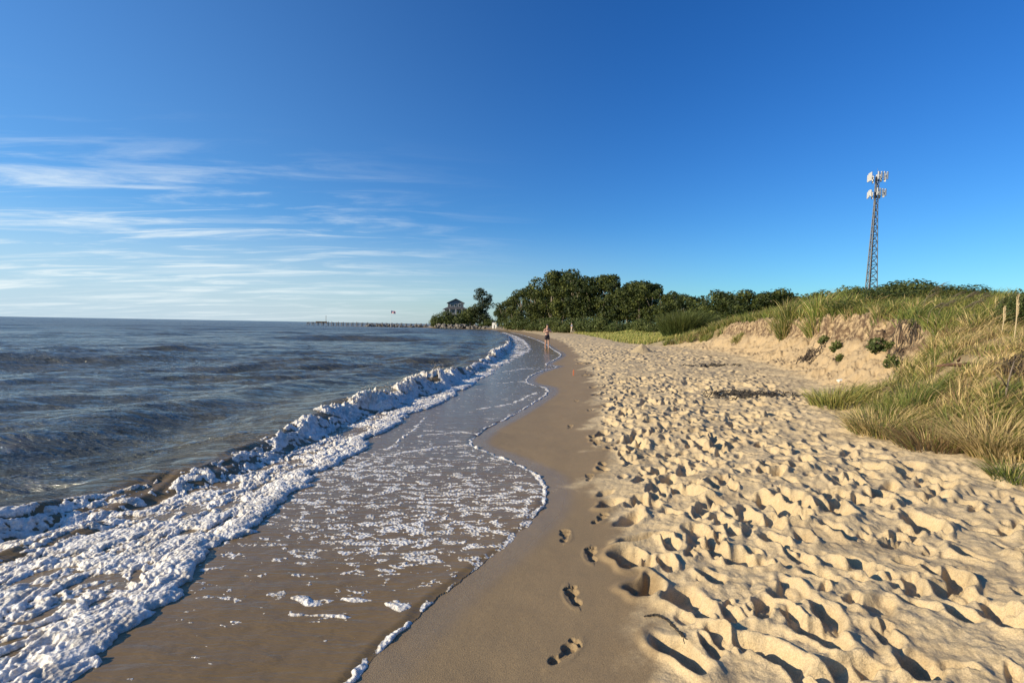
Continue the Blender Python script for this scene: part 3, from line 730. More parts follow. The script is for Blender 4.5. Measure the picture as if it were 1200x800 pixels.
# bushes
def make_bush(seed, n=2600, sz=.10):
    rr = random.Random(seed); bl = []
    for k in range(12):
        a = rr.uniform(0, 6.28); r = rr.uniform(0, .75); s = rr.uniform(.28, .48); bl.append((r*math.cos(a), r*math.sin(a), rr.uniform(.25, .75)*(1-.3*r), s, s, s*.8))
    root = empty('bush'); V, Q, t = leafcloud(bl, n, sz)
    mesh_np('foliage', V, Q, M_SHRUB, root, False, {'tint': ('FLOAT', t)})
    mb = MB()
    for b in bl[:7]: mb.tube([(0, 0, -.1), (b[0]*.5, b[1]*.5, b[2]*.5), (b[0], b[1], b[2])], [.03, .02, .01], 5)
    mb.build('stem', M_BARK, root); return root
bp = [make_bush(80+k) for k in range(3)]; bu = set()
def bush(k, px, Y, top, w, label, group, name='bush'):
    o = bp[k] if k not in bu else copy_tree(bp[k]); bu.add(k)
    p = at(px, top, Y); z0 = gz(p.x, Y)-.05 if Y < 190 else .3; h = max(.3, (p.z-z0)/1.02); o.name = name
    o.location = (p.x, Y, z0); o.scale = (w, w, h); o.rotation_euler = (0, 0, random.uniform(0, 6)); return tag(o, label, 'bush', group)
D = 'leafy shrubs on the dune crest'
keep_bp, keep_bu = bp, bu
bp = [make_bush(90+k, 6500, .062) for k in range(3)]; bu = set()
for i, (px, Y, tp, w) in enumerate([(996, 20, 337, 1.3), (1013, 18, 332, 1.6), (1038, 16.5, 328, 1.8), (1064, 15.5, 329, 1.8), (1088, 14.5, 333, 1.5), (1106, 13, 344, 1.1), (1028, 15, 348, 1.2), (1054, 14, 351, 1.2), (1080, 13, 354, 1.1), (1196, 8.6, 340, .5), (1140, 14, 357, 1.0)]):
    bush(i % 3, px, Y, tp, w, ['leftmost dark shrub on the dune crest, left of the mast foot', 'dark green shrub right below the mast', 'highest dark shrub just right of the mast foot', 'shrub with wind-combed top right of the highest one', 'rounded shrub near the right end of the shrub crest', 'last low shrub at the right end of the shrub crest', 'lower shrub in front, nearest below the mast', 'lower middle shrub in front of the crest', 'lower right shrub above the dark hollow in the bank', 'dark bush against the sky at the right edge', 'low dark bush beneath the bent seed stalks'][i], D)
bp, bu = keep_bp, keep_bu
Wg = 'bushes at the foot of the wood'
for i in range(20):
    px = 598+i*11.2; Y = np.interp(px, [598, 650, 700, 800], [150, 98, 80, 60]); 
    bush(i % 3, px+random.uniform(-3, 3), float(Y), 384-random.uniform(7, 17)+(px-600)*.0175, 2.7*Y/80, 'olive bush at the foot of the wood, %s from the left' % ordw[i], Wg)
for i, (px, Y, tp, w) in enumerate([(509, 213, 367, 2.6), (515, 212, 372, 5.), (526, 210, 364, 6.0), (538, 208, 362, 6.0), (552, 206, 357, 5.5), (571, 203, 373, 5)]):
    bush(i % 3, px, Y, tp, w, ['flat-topped bush at the outer end of the point', 'low dark bush on the rocks left of the house', 'dark bush in front of the left half of the house', 'dark bush in front of the right half of the house', 'dark bush between the house and the lone pine', 'low bush at the foot of the lone pine'][i], 'bushes on the point')
# little plants on the bank face
for i, (px, py, s, lab) in enumerate([(966, 401, .30, 'small green plant highest left on the bare bank'), (981, 409, .34, 'bushy green plant on the bank just below the upper left one'), (985, 421, .22, 'lowest small plant of the left group on the bank'), (1028, 409, .34, 'tall green plant in the middle of the bare bank'), (1045, 407, .2, 'tiny plant right beside the tall one on the bank'), (1046, 427, .28, 'round green plant lowest right on the bare bank')]):
    p = hit(px, py); V, Q, t = leafcloud([(0, 0, .3, .5, .5, .45), (.3, -.2, .0, .4, .4, .3), (-.3, -.1, .1, .4, .4, .4)], 420, .22)
    o = mesh_np('bank_plant', V*s, Q, M_SHRUB, None, False, {'tint': ('FLOAT', t)}); o.location = p; tag(o, lab, 'plant', 'plants rooted in the bare bank')

# ------------------------------------------------------------------ driftwood, seaweed, stones
def tangle(px, py, rx, ry, n, rad, name, label, cat_, mat, h=.07):
    p = hit(px, py); mb = MB()
    for k in range(n):
        x = random.gauss(0, rx*.5); y = random.gauss(0, ry*.5); a = random.gauss(0, .9); L_ = random.uniform(.06, .28); pts = []
        for s in range(5):
            zz = gz(p.x+x, p.y+y)-p.z+random.uniform(-.01, h)*(1 if 0 < s < 4 else .2); pts.append((x, y, zz)); x += math.cos(a)*L_/4; y += math.sin(a)*L_/4; a += random.uniform(-.6, .6)
        mb.tube(pts, [rad*random.uniform(.5, 1.2)*(1-.15*s) for s in range(5)], 5)
    o = mb.build(name, mat, None, True); o.location = p; return tag(o, label, cat_)
tangle(873, 462, .75, .5, 260, .013, 'seaweed_heap', 'dark heap of dried seaweed on the pale sand before the bank', 'seaweed', M_WEED_CRACK, .06)
tangle(835, 429, .9, .6, 90, .018, 'seaweed_heap', 'smaller dark weed heap at the left foot of the bank', 'seaweed', M_WEED_CRACK, .05)
tangle(946, 423, .35, .4, 70, .014, 'root_tangle', 'dark roots hanging out of the left part of the bank', 'roots', M_DARKWOOD, .14)
tangle(1066, 392, .45, .3, 80, .009, 'root_tangle', 'black root mat in the hollow under the shrubs', 'roots', M_DARKWOOD, .12)
tangle(1187, 438, .18, .16, 80, .006, 'root_tangle', 'black roots in the undercut at the right edge', 'roots', M_DARKWOOD, .12)
PW = [hit(*q_) for q_ in [(752, 723), (768, 722), (782, 728), (795, 740), (803, 752)]]; p0 = PW[0].copy(); mb = MB()  # dark strands added in place of the shaded crack in the slumped sand
for k in range(60):
    t_ = random.uniform(0, len(PW)-1.3); pts = []
    for s_ in range(5):
        tt = min(t_+s_*.09, len(PW)-1.01); i_ = int(tt); c_ = PW[i_].lerp(PW[i_+1], tt-i_); x_, y_ = c_.x+random.gauss(0, .004), c_.y+random.gauss(0, .004); pts.append((x_-p0.x, y_-p0.y, gz(x_, y_)-p0.z+random.uniform(.0, .008)))
    mb.tube(pts, .0025, 4)
o = mb.build('crack_shade_line', M_WEED_CRACK); o.location = p0; tag(o, 'thin dark line standing in for the shade in a crack along the slumped sand edge', 'seaweed')
p = hit(1135, 432); mb = MB(); mb.tube([(-.42, .02, .03), (-.28, 0, .05), (-.1, .04, .045), (.05, .01, .07), (.2, .0, .05), (.38, -.05, .07), (.5, -.03, .09)], [.008, .02, .026, .023, .029, .018, .008], 9); mb.tube([(.15, 0, .1), (.3, -.1, .2), (.38, -.12, .3)], [.02, .014, .006], 6); mb.tube([(-.1, .05, .1), (-.2, -.1, .16)], [.018, .006], 6)
o = mb.build('driftwood_log', simple('red_brown_wood', (.20, .11, .065), .9, .5, 25, bump=.02), None, True); o.location = p; tag(o, 'reddish brown driftwood log lying in the grass of the right dune', 'driftwood')
p = hit(1178, 470); mb = MB(); mb.tube([(0, 0, -.05), (.04, .03, .15), (.10, .05, .34), (.13, .05, .45)], [.012, .011, .008, .004], 6); mb.tube([(.04, .03, .15), (-.06, 0, .26), (-.12, 0, .30)], [.008, .006, .003], 5)
o = mb.build('dead_branch', M_WOOD, None, True); o.location = p; tag(o, 'thin forked dead branch poking up below the right undercut', 'branch')
def stone_mesh(seed, sub=2, amp_=.3):
    import bmesh
    bm = bmesh.new(); bmesh.ops.create_icosphere(bm, subdivisions=sub, radius=1); rr = random.Random(seed)
    o = [Vector((rr.gauss(0, 1), rr.gauss(0, 1), rr.gauss(0, 1))).normalized() for _ in range(9)]
    for v in bm.verts:
        for d in o:
            t = v.co.dot(d)
            if t > .62: v.co -= d*(t-.62)*.9
    me = bpy.data.meshes.new('stone'); bm.to_mesh(me); bm.free(); return me
def small_stone(px, py, s, label, mat=M_SHELL):
    me = stone_mesh(px); me.materials.append(mat); o = link(bpy.data.objects.new('stone', me)); p = hit(px, py); o.location = p+Vector((0, 0, s*.2)); o.scale = (s, s*.8, s*.6); tag(o, label, 'stone')
small_stone(985, 447, .10, 'flat white stone above the grey-green tussock at the bank foot')
small_stone(981, 474, .05, 'small white stone at the base of the grey-green tussock')
small_stone(1165, 434, .03, 'white shell-like stone next to the driftwood log')
small_stone(823, 718, .012, 'tiny white pebble on the sand beside the slumped pit')
small_stone(612, 747, .004, 'tiny pale shell chip on the damp sand left of the footprints')
# heap of sand beyond the trampled strip
p = hit(752, 413); 
def mound(p, R0, H0):
    a = np.linspace(0, 2*np.pi, 40, endpoint=False); r = np.linspace(0, 1, 14); A, B = np.meshgrid(a, r)
    x = B*np.cos(A)*R0; y = B*np.sin(A)*R0; z = H0*(1-B)**1.1+.12*H0*fbm(x*4, y*4, 3, 300)*(1-B); z -= .05*B
    i = np.arange(x.size).reshape(x.shape); q = np.stack([i[:-1], np.roll(i[:-1], -1, 1), np.roll(i[1:], -1, 1), i[1:]], -1).reshape(-1, 4)[:, ::-1]
    o = mesh_np('sand_heap', np.stack([x, y, z], -1).reshape(-1, 3), q, M_HEAP); o.location = p; return o
M_HEAP = simple('heaped_sand', (.40, .31, .18), .95, .15, 9, bump=.03)
tag(mound(p, .75, .48), 'pointed sand heap on the trampled beach left of the bank', 'sand heap')
# stake
p = hit(672, 440); mb = MB(); mb.box(-.018, .018, -.018, .018, -.1, .17); mb.add([(-.018, -.018, .17), (.018, -.018, .17), (.018, .018, .17), (-.018, .018, .17), (0, 0, .2)], [(0, 1, 4), (1, 2, 4), (2, 3, 4), (3, 0, 4)])
o = mb.build('marker_stake', M_ORANGE); o.location = p; tag(o, 'short orange stake in the damp sand near the water', 'stake')

# ------------------------------------------------------------------ cell tower
TB = at(1017, 384, 140); TB.z = .8
tw = empty('lattice_tower', TB, R(12)); tag(tw, 'tall grey lattice mast with two rings of white antennas', 'mast'); tw.rotation_euler[1] = R(1.5)
TH = 43.0
def corner(k, z):
    s = np.interp(z, [0, TH*.82, TH], [2.15, .55, .5]); a = R(90+120*k); return Vector((s*math.cos(a), s*math.sin(a), z))
for k in range(3): MB().tube([corner(k, 0), corner(k, TH*.4), corner(k, TH*.82), corner(k, TH)], [.14, .12, .10, .08], 8).build('leg', M_STEEL, tw)
n = 22; zsx = [TH*(1-(1-i/n)**1.12) for i in range(n+1)]
for k in range(3):
    mb = MB(); a, b = k, (k+1) % 3
    for i in range(n):
        mb.tube([corner(a, zsx[i]), corner(b, zsx[i+1])], .065, 5); mb.tube([corner(b, zsx[i]), corner(a, zsx[i+1])], .065, 5); mb.tube([corner(a, zsx[i]), corner(b, zsx[i])], .065, 5)
    mb.build('bracing', M_STEEL, tw)
cb = MB()
for j in range(6): cb.tube([(.25-.10*j, .35, .3), (.12-.05*j, .12, TH*.82), (.1-.04*j, .1, TH-1)], .045, 5)
cb.build('feed_cables', M_DARK, tw)
def antring(zc, rad, hs, n_per):
    pl = MB(); 
    for k in range(3):
        a0 = R(30+120*k)
        c = Vector((math.cos(a0), math.sin(a0), 0)); t_ = Vector((-c.y, c.x, 0))
        for dz in (-.5, .5):
            pl.tube([c*.3+Vector((0, 0, zc+dz)), c*rad+Vector((0, 0, zc+dz))], .05, 5)
            pl.tube([c*rad-t_*rad*.95+Vector((0, 0, zc+dz)), c*rad+t_*rad*.95+Vector((0, 0, zc+dz))], .05, 5)
        for j in range(n_per):
            f_ = (j/(n_per-1)-.5)*2*rad*.88; q0 = c*(rad+.18)+t_*f_; h = hs*random.uniform(.85, 1.1)
            M = Matrix.Translation(q0+Vector((0, 0, zc+random.uniform(-.1, .2)))) @ Matrix.Rotation(a0, 4, 'Z')
            mb = MB(); mb.box(-.09, .09, -.2, .2, -h/2, h/2, M); an = mb.build('antenna_panel', M_ANT, tw)
            pl.tube([M @ Vector((-.16, 0, -h*.6)), M @ Vector((-.16, 0, h*.55))], .04, 5)
            if j % 2: mb = MB(); mb.box(-.42, -.2, -.15, .15, -.35, .15, M); mb.build('radio_box', M_ANT, tw)
    pl.build('antenna_mount', M_STEEL, tw)
antring(TH-.3, 1.6, 2.1, 4); antring(TH-4.7, 1.45, 1.8, 4)
MB().tube([(0, 0, TH-.5), (0, 0, TH+2.2)], [.04, .02], 6).build('lightning_rod', M_STEEL, tw)

# ------------------------------------------------------------------ the point: house, shed, rocks, pier, flag
HY = 222
hb = at(533.5, 384, HY); hb.z = .9
hs = empty('beach_house', hb, R(8)); tag(hs, 'grey raised beach house with gabled top floor on the point', 'house')
PXM = HY/F
w2 = 4.6; top1 = 7.4; w1 = 3.3; top2 = 10.0
mb = MB(); mb.box(-w2, w2, -4, 5, 2.4, top1); mb.box(-w1, w1, -3, 4.2, top1, top2)
mb.add([(-w1, -3, top2), (w1, -3, top2), (0, -3, top2+1.6), (-w1, 4.2, top2), (w1, 4.2, top2), (0, 4.2, top2+1.6)], [(0, 1, 2), (3, 5, 4)])
mb.build('wall', M_SIDING, hs)
def roof_gable(mb, w, y0, y1, z, h, ov=.5, t=.18):
    for s in (-1, 1):
        x0, z0 = s*(w+ov), z-ov*h/w; mb.add([(x0, y0-ov, z0), (0, y0-ov, z+h), (0, y1+ov, z+h), (x0, y1+ov, z0), (x0, y0-ov, z0+t), (0, y0-ov, z+h+t), (0, y1+ov, z+h+t), (x0, y1+ov, z0+t)],
            [(0, 1, 2, 3), (4, 7, 6, 5), (0, 4, 5, 1), (3, 2, 6, 7), (0, 3, 7, 4), (1, 5, 6, 2)])
mb = MB(); roof_gable(mb, w1, -3, 4.2, top2, 1.6); mb.build('roof', M_ROOF, hs)
mb = MB(); e = .9
a = [(-w2-e, -4-e, top1-.2), (w2+e, -4-e, top1-.2), (w2+e, 5+e, top1-.2), (-w2-e, 5+e, top1-.2)]; b = [(-w1-.02, -3.02, top1+.8), (w1+.02, -3.02, top1+.8), (w1+.02, 4.22, top1+.8), (-w1-.02, 4.22, top1+.8)]
mb.add(a+b, [(0, 1, 5, 4), (1, 2, 6, 5), (2, 3, 7, 6), (3, 0, 4, 7), (3, 2, 1, 0)]); mb.build('porch_roof', M_ROOF, hs)
mb = MB(); mb.box(-w2-.9, w2+.9, -5.6, -4.02, 4.55, 4.75); mb.build('deck', M_WOOD, hs)
for x in (-5.3, -2.6, 0, 2.6, 5.3): MB().box(x-.13, x+.13, -5.5, -5.24, -.5, 7.25).build('post', M_TRIM, hs)
for x in (-4.2, 0, 4.2):
    for y in (-3.5, 4.5): MB().box(x-.2, x+.2, y-.2, y+.2, -.5, 2.4).build('piling', M_WOOD, hs)
rl = MB()
for z in (5.1, 5.5, 5.75): rl.box(-5.3, 5.3, -5.42, -5.34, z-.03, z+.03)
rl.build('railing', M_TRIM, hs)
def window(x, z, w, h, y): 
    f = MB(); f.box(x-w/2-.1, x+w/2+.1, y-.06, y-.003, z-h/2-.1, z-h/2); f.box(x-w/2-.1, x+w/2+.1, y-.06, y-.003, z+h/2, z+h/2+.1); f.box(x-w/2-.1, x-w/2, y-.06, y-.003, z-h/2, z+h/2); f.box(x+w/2, x+w/2+.1, y-.06, y-.003, z-h/2, z+h/2)
    fo = f.build('window', M_TRIM, hs); MB().box(x-w/2, x+w/2, y-.03, y-.004, z-h/2, z+h/2).build('pane', M_GLASS, fo)
for x in (-1.7, 0, 1.7): window(x, 9.0, .9, 1.1, -3)
for x in (-3.2, -1.1, 1.1, 3.2): window(x, 6.0, 1.1, 1.5, -4)
sb = at(580, 378, 190); sb.z = gz(sb.x, 190); sh = empty('white_shed', sb, R(-10)); sh.scale = (.62,)*3; tag(sh, 'small white building peeping out between pine and wood', 'shed')
MB().box(-1.4, 1.4, -1.5, 1.5, 0, 3.6).build('wall', M_TRIM, sh); mb = MB(); roof_gable(mb, 1.4, -1.5, 1.5, 3.6, .9, .3); mb.build('roof', M_ROOF, sh)
MB().box(-.4, .4, -1.56, -1.503, 0, 2.1).build('door', M_SIDING, sh)
rm = [stone_mesh(400+k) for k in range(6)]
for m_ in rm: m_.materials.append(M_ROCK)
def rock(x, y, z, s, label, group):
    o = link(bpy.data.objects.new('boulder', random.choice(rm))); o.location = (x, y, z); o.scale = (s*random.uniform(.9, 1.5), s, s*random.uniform(.6, .9)); o.rotation_euler = (random.uniform(-.4, .4), random.uniform(-.4, .4), random.uniform(0, 6)); tag(o, label, 'boulder', group)
for k in range(120):
    px = 512+k*.66+random.uniform(-1, 1); Y = float(np.interp(px, [512, 545, 592], [206, 200, 188]))+random.uniform(-1.5, 2.5)
    rock(at(px, 384, Y).x, Y, random.uniform(.1, 1.5 if px < 560 else .9), random.uniform(.5, .95), 'grey boulder of the rubble bank under the house and the lone pine', 'boulders of the rubble bank')
for k in range(70):
    px = 428+k*1.22+random.uniform(-1, 1); Y = 236+random.uniform(-1.5, 1.5)
    rock(at(px, 384, Y).x, Y, random.uniform(-.1, .9), random.uniform(.45, .85), 'grey boulder of the low breakwater running out from the point', 'boulders of the breakwater')
pc = at(400, 380, 250); pr_ = empty('pier', (pc.x, 250, 0)); tag(pr_, 'long low wooden pier beyond the breakwater', 'pier')
L0 = at(361, 380, 250).x-pc.x; L1 = at(505, 380, 250).x-pc.x
MB().box(L0, L1, -1, 1, 1.15, 1.35).build('deck', M_WOOD, pr_)
k = 0; x = L0
while x < L1:
    for y in (-1.1, 1.1): MB().tube([(x, y, -2), (x, y, random.uniform(1.6, 2.1))], .16, 7).build('pile', M_WOOD, pr_)
    x += 2.4
mb = MB(); mb.box(L0+4, L0+9, -.8, .8, 1.36, 2.0); mb.build('boat_locker', M_DARKWOOD, pr_)
xl = at(382, 380, 250).x-pc.x; pole = MB().tube([(xl, 0, 1.3), (xl, 0, 4.9)], .10, 6).build('lamp_post', M_WOOD, pr_)
fp = at(458, 384, 232); fp.z = .3; fl = empty('flagpole', fp); tag(fl, 'slim white flagpole with a small striped flag flying right', 'flagpole')
MB().tube([(0, 0, 0), (0, 0, 7.3)], [.07, .04], 7).build('pole', M_TRIM, fl)
def fm():
    m = N('flag_cloth'); sx = m.n('ShaderNodeSeparateXYZ'); m.set(sx.inputs[0], m.pos())
    st = m.math('GREATER_THAN', m.math('SINE', m.math('MULTIPLY', sx.outputs[2], 6.2832*6.5/1.2)), 0.)
    c = m.mix(st, (.5, .03, .05), (.75, .75, .75)); ca = m.math('MULTIPLY', m.math('LESS_THAN', sx.outputs[0], .8), m.math('GREATER_THAN', sx.outputs[2], .55))
    c = m.mix(ca, c, (.03, .05, .2)); m.bsdf(Base_Color=c, Roughness=.8); return m.m
x = np.linspace(0, 2, 20); z = np.linspace(0, 1.2, 8); A, B = np.meshgrid(x, z); V = np.stack([A, .12*np.sin(A*4+B), B-.12*A], -1).reshape(-1, 3)
i = np.arange(160).reshape(8, 20); q = np.stack([i[:-1, :-1], i[:-1, 1:], i[1:, 1:], i[1:, :-1]], -1).reshape(-1, 4)
f_ = mesh_np('flag', V, q, fm(), fl); f_.location = (.08, 0, 5.9); md = f_.modifiers.new('thick', 'SOLIDIFY'); md.thickness = .01

# ------------------------------------------------------------------ people
def skin_body(name, J, E, mat, parent):
    me = bpy.data.meshes.new(name); me.from_pydata([j[:3] for j in J], E, []); o = bpy.data.objects.new(name, me); COL.objects.link(o)
    sk = o.modifiers.new('skin', 'SKIN'); ss_ = o.modifiers.new('sub', 'SUBSURF'); ss_.levels = ss_.render_levels = 2
    sl = me.skin_vertices[0].data if me.skin_vertices else None
    if sl is None: raise RuntimeError('no skin layer')
    for k, j in enumerate(J):
        r_ = j[3]; sl[k].radius = r_ if isinstance(r_, tuple) else (r_, r_); sl[k].use_root = (k == 0)
    dg = bpy.context.evaluated_depsgraph_get(); dg.update(); nm = bpy.data.meshes.new_from_object(o.evaluated_get(dg)); nm.name = name
    bpy.data.objects.remove(o); nm.materials.clear(); nm.materials.append(mat)
    nm.polygons.foreach_set('use_smooth', [True]*len(nm.polygons)); return link(bpy.data.objects.new(name, nm), parent)
def person(loc, rz, label, top_mat, bot_mat, pose, group=None):
    t = empty('person', loc, rz); tag(t, label, 'person', group)
    J = [(0, 0, .95, (.15, .11))]; E = []
    def ad(p, r_, par): J.append((*p, r_)); E.append((par, len(J)-1)); return len(J)-1
    w = ad((0, -.0, 1.10, )[:3], (.125, .09), 0); c = ad((0, 0, 1.30), (.15, .10), w); sh_ = ad((0, .0, 1.42), (.10, .075), c)
    nk = ad((0, -.01, 1.50), .055, sh_); h1 = ad((0, -.025, 1.58), (.07, .08), nk); h2 = ad((0, -.02, 1.68), (.075, .09), h1); h3 = ad((0, -.01, 1.74), (.05, .06), h2)
    for s in (-1, 1):
        a = ad((s*.17, 0, 1.40), .058, sh_); el = ad(pose['elbow'](s), .042, a); wr = ad(pose['wrist'](s), .030, el)
        d = (Vector(pose['wrist'](s))-Vector(pose['elbow'](s))).normalized(); pw = Vector(pose['wrist'](s))
        pm = ad(tuple(pw+d*.06), (.038, .018), wr)
        sd = d.cross(Vector((0, 0, 1))).normalized() if abs(d.z) < .9 else Vector((0, 1, 0))
        for q_, ln in ((-.03, .07), (-.01, .085), (.01, .08), (.03, .062)): ad(tuple(pw+d*(.06+ln)+sd*q_*1.1), .008, pm)
        ad(tuple(pw+d*.06-sd*.06), .009, pm)
        kx, kz = pose['knee'](s), pose['foot'](s)
        hp = ad((s*.09, 0, .88), .092, 0); kn = ad(kx, .058, hp); an = ad(kz, .038, kn)
        he = ad((kz[0], kz[1]-.07, kz[2]-.05), (.04, .025), an); ad((kz[0]*1.05, kz[1]-.17, kz[2]-.06), (.038, .018), he)
    b = skin_body('body', J, E, M_SKIN, t)
    # hair: cap; face: nose, eyes
    hr = MB(); 
    for i in range(8):
        pass
    a = np.linspace(0, 2*np.pi, 18, endpoint=False); r = np.linspace(0, 1, 7); A, B = np.meshgrid(a, r); x = .092*np.cos(A)*np.sin(B*1.75); y = .112*np.sin(A)*np.sin(B*1.75)+.012; z = 1.675+.115*np.cos(B*1.75)-.04*(np.sin(A) > .2)*B**3
    i = np.arange(x.size).reshape(x.shape); q = np.stack([i[:-1], np.roll(i[:-1], -1, 1), np.roll(i[1:], -1, 1), i[1:]], -1).reshape(-1, 4)
    o = mesh_np('hair', np.stack([x, y, z], -1).reshape(-1, 3), q[:, ::-1], M_HAIR, t); m_ = o.modifiers.new('t', 'SOLIDIFY'); m_.thickness = .012
    for s in (-1, 1): MB().tube([(s*.03, -.108, 1.655), (s*.03, -.118, 1.655)], .011, 8).build('eye', M_DARK, t)
    MB().tube([(0, -.105, 1.665), (0, -.128, 1.63)], [.010, .016], 6).build('nose', M_SKIN, t, True)
    # clothes
    K = []; EE = []
    def ad2(p, r_, par): K.append((*p, r_)); (EE.append((par, len(K)-1)) if par is not None else None); return len(K)-1
    r0 = ad2((0, 0, .97), (.165, .125), None); ad2((0, 0, 1.06), (.135, .105), r0)
    for s in (-1, 1):
        hp = ad2((s*.095, 0, .86), .112, r0); kx = Vector(pose['knee'](s)); hv = Vector((s*.09, 0, .88)); f = .75 if pose.get('short') else 1.
        p1 = hv.lerp(kx, f); k1 = ad2(tuple(p1), .088, hp)
        if not pose.get('short'): ad2(tuple(kx.lerp(Vector(pose['foot'](s)), .85)), .062, k1)
    skin_body('shorts' if pose.get('short') else 'trousers', K, EE, bot_mat, t)
    if top_mat:
        K = []; EE = []
        r0 = ad2((0, 0, 1.04), (.15, .115), None); c1 = ad2((0, 0, 1.22), (.155, .12), r0); s1 = ad2((0, 0, 1.40), (.125, .10), c1)
        for s in (-1, 1):
            a1 = ad2((s*.175, 0, 1.40), .075, s1); el = Vector(pose['elbow'](s)); ad2(tuple(Vector((s*.175, 0, 1.40)).lerp(el, .7)), .062, a1)
        skin_body('shirt', K, EE, top_mat, t)
    return t
p1 = hit(641, 404); p1.z = gz(p1.x, p1.y)
pp = at(641, 405, 40.0); ph = (at(641, 379.8, 40.0).z-(-.02))/1.76
t1 = person((pp.x, 40.0, -.02), R(15), 'bare-chested person in dark shorts ankle-deep at the water edge, arms raised to the chest', None, M_SHORTS,
       dict(short=1, elbow=lambda s: (s*.30, -.05, 1.17), wrist=lambda s: (s*.10, -.27, 1.27), knee=lambda s: (s*.10, -.03 if s > 0 else .03, .50), foot=lambda s: (s*.10, -.04 if s > 0 else .10, .09)))
t1.scale = (ph,)*3
mb = MB(); mb.box(-.05, .05, -.335, -.315, 1.27, 1.42); mb2 = mb.build('held_device', M_DARK); mb2.matrix_world = Matrix.Translation(t1.location) @ Matrix.Rotation(R(15), 4, 'Z') @ Matrix.Scale(ph, 4); mb2.name = 'phone'; tag(mb2, 'small dark phone held up by the person at the water edge', 'phone')
pz = at(670, 385, 84); 
t2 = person((pz.x, 84, gz(pz.x, 84)+.02), R(-70), 'person in blue top and pale trousers walking along the top of the far beach', M_BLUE, M_KHAKI,
       dict(elbow=lambda s: (s*.24, .04*s, 1.13), wrist=lambda s: (s*.25, -.12-.1*s, .92), knee=lambda s: (s*.09, -.12*s-.02, .50), foot=lambda s: (s*.09, -.22*s+.04, .09)))

# ------------------------------------------------------------------ light, sky, camera
SUN_EL, SUN_AZ = R(20), R(-108)          # azimuth from +Y, clockwise positive
sd = Vector((math.sin(SUN_AZ)*math.cos(SUN_EL), math.cos(SUN_AZ)*math.cos(SUN_EL), math.sin(SUN_EL)))
ld = bpy.data.lights.new('sun', 'SUN'); ld.energy = 5.0; ld.angle = R(.53); ld.color = (1, .85, .62)
lo = link(bpy.data.objects.new('sun', ld)); lo.rotation_euler = sd.to_track_quat('Z', 'Y').to_euler()
w = bpy.data.worlds.new('World'); S.world = w; w.use_nodes = True; nt = w.node_tree; nt.nodes.clear()
def wn(ty, **kw):
    o = nt.nodes.new(ty)
    for k, v in kw.items(): setattr(o, k, v)
    return o
def L_(a, b): nt.links.new(a, b)
def wm(op, a, b=0., clamp=False):
    o = wn('ShaderNodeMath', operation=op, use_clamp=clamp)
    for i, v in enumerate((a, b)):
        if isinstance(v, (int, float)): o.inputs[i].default_value = v
        else: L_(v, o.inputs[i])
    return o.outputs[0]
def wr(v, a, b, c=0., d=1.):
    o = wn('ShaderNodeMapRange', interpolation_type='SMOOTHSTEP'); L_(v, o.inputs[0])
    for i, q_ in enumerate((a, b, c, d)): o.inputs[i+1].default_value = q_
    return o.outputs[0]
sky = wn('ShaderNodeTexSky', sky_type='NISHITA', sun_disc=False, sun_elevation=SUN_EL, sun_rotation=SUN_AZ, altitude=0, air_density=1.0, dust_density=.6, ozone_density=3.2)
tc = wn('ShaderNodeTexCoord'); sx = wn('ShaderNodeSeparateXYZ'); L_(tc.outputs['Generated'], sx.inputs[0])
X_, Y_, Z_ = sx.outputs
den = wm('ADD', wm('MAXIMUM', Z_, 0.), .10)
cxx = wm('DIVIDE', X_, den); cyy = wm('DIVIDE', Y_, den)
cb_ = wn('ShaderNodeCombineXYZ'); L_(wm('MULTIPLY', wm('ADD', cxx, wm('MULTIPLY', cyy, .25)), .38), cb_.inputs[0]); L_(wm('MULTIPLY', wm('SUBTRACT', cyy, wm('MULTIPLY', cxx, .10)), 1.5), cb_.inputs[1])
nz = wn('ShaderNodeTexNoise'); L_(cb_.outputs[0], nz.inputs['Vector']); nz.inputs['Scale'].default_value = 2.4; nz.inputs['Detail'].default_value = 9; nz.inputs['Roughness'].default_value = .64; nz.inputs['Distortion'].default_value = .7
nz2 = wn('ShaderNodeTexNoise'); L_(cb_.outputs[0], nz2.inputs['Vector']); nz2.inputs['Scale'].default_value = .5; nz2.inputs['Detail'].default_value = 2
az = wm('ARCTAN2', X_, Y_)
mz = wm('MULTIPLY', wr(az, .10, -.65), wr(Z_, .34, .12)); mz = wm('MULTIPLY', mz, wr(Z_, -.02, .03))
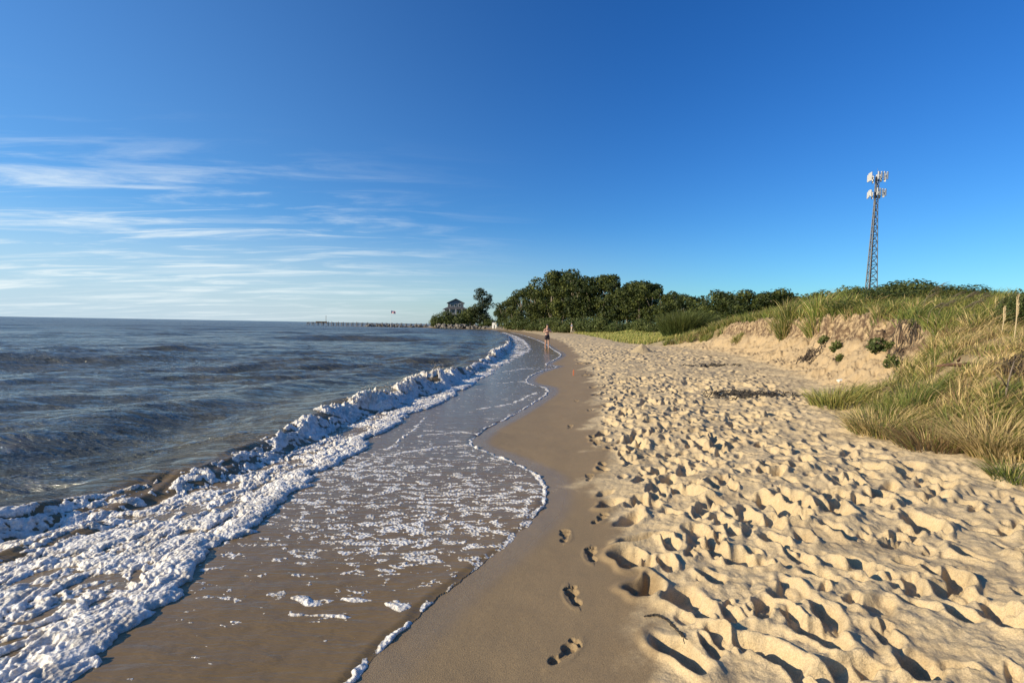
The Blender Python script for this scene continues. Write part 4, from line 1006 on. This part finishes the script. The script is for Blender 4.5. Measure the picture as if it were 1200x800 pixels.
cm = wm('MULTIPLY', wr(wm('ADD', nz.outputs[0], wm('MULTIPLY', wm('SUBTRACT', nz2.outputs[0], .5), .45)), .44, .74), mz)
low = wm('MULTIPLY', wr(az, .55, -.6), wr(Z_, .20, .0)); low = wm('MULTIPLY', low, .8)
hs_ = wn('ShaderNodeHueSaturation'); hs_.inputs['Saturation'].default_value = 1.27; hs_.inputs['Hue'].default_value = .512; L_(sky.outputs[0], hs_.inputs['Color'])
mx = wn('ShaderNodeMix', data_type='RGBA'); L_(low, mx.inputs[0]); mu_ = wn('ShaderNodeMix', data_type='RGBA', blend_type='MULTIPLY'); mu_.inputs[0].default_value = 1; L_(hs_.outputs[0], mu_.inputs[6]); mu_.inputs[7].default_value = (.53, .92, 1.12, 1); L_(mu_.outputs[2], mx.inputs[6]); mx.inputs[7].default_value = (5.2, 5.5, 5.5, 1)
mx2 = wn('ShaderNodeMix', data_type='RGBA'); mx0 = wn('ShaderNodeMix', data_type='RGBA'); L_(wm('MULTIPLY', wr(az, .35, -.9), wr(Z_, .75, .0, .10, .30)), mx0.inputs[0]); L_(mx.outputs[2], mx0.inputs[6]); mx0.inputs[7].default_value = (2.2, 4.9, 8.0, 1)
L_(wm('MULTIPLY', cm, .85), mx2.inputs[0]); L_(mx0.outputs[2], mx2.inputs[6]); mx2.inputs[7].default_value = (6.6, 7.2, 7.3, 1)
bg = wn('ShaderNodeBackground'); bg.inputs[1].default_value = .098; L_(mx2.outputs[2], bg.inputs[0]); wo = wn('ShaderNodeOutputWorld'); L_(bg.outputs[0], wo.inputs[0])

cam = bpy.data.cameras.new('camera'); cam.lens = 18.0; cam.sensor_width = 36; cam.clip_start = .05; cam.clip_end = 20000
co = link(bpy.data.objects.new('camera', cam)); co.matrix_world = Matrix.Translation((0, 0, HC)) @ CAMROT.to_4x4(); S.camera = co
S.view_settings.view_transform = 'Standard'; S.view_settings.look = 'None'; S.view_settings.exposure = 0.5; S.view_settings.gamma = 1
S.render.engine = 'CYCLES'; S.cycles.max_bounces = 6
print('faces', sum(len(o.data.polygons) for o in S.objects if o.type == 'MESH'))
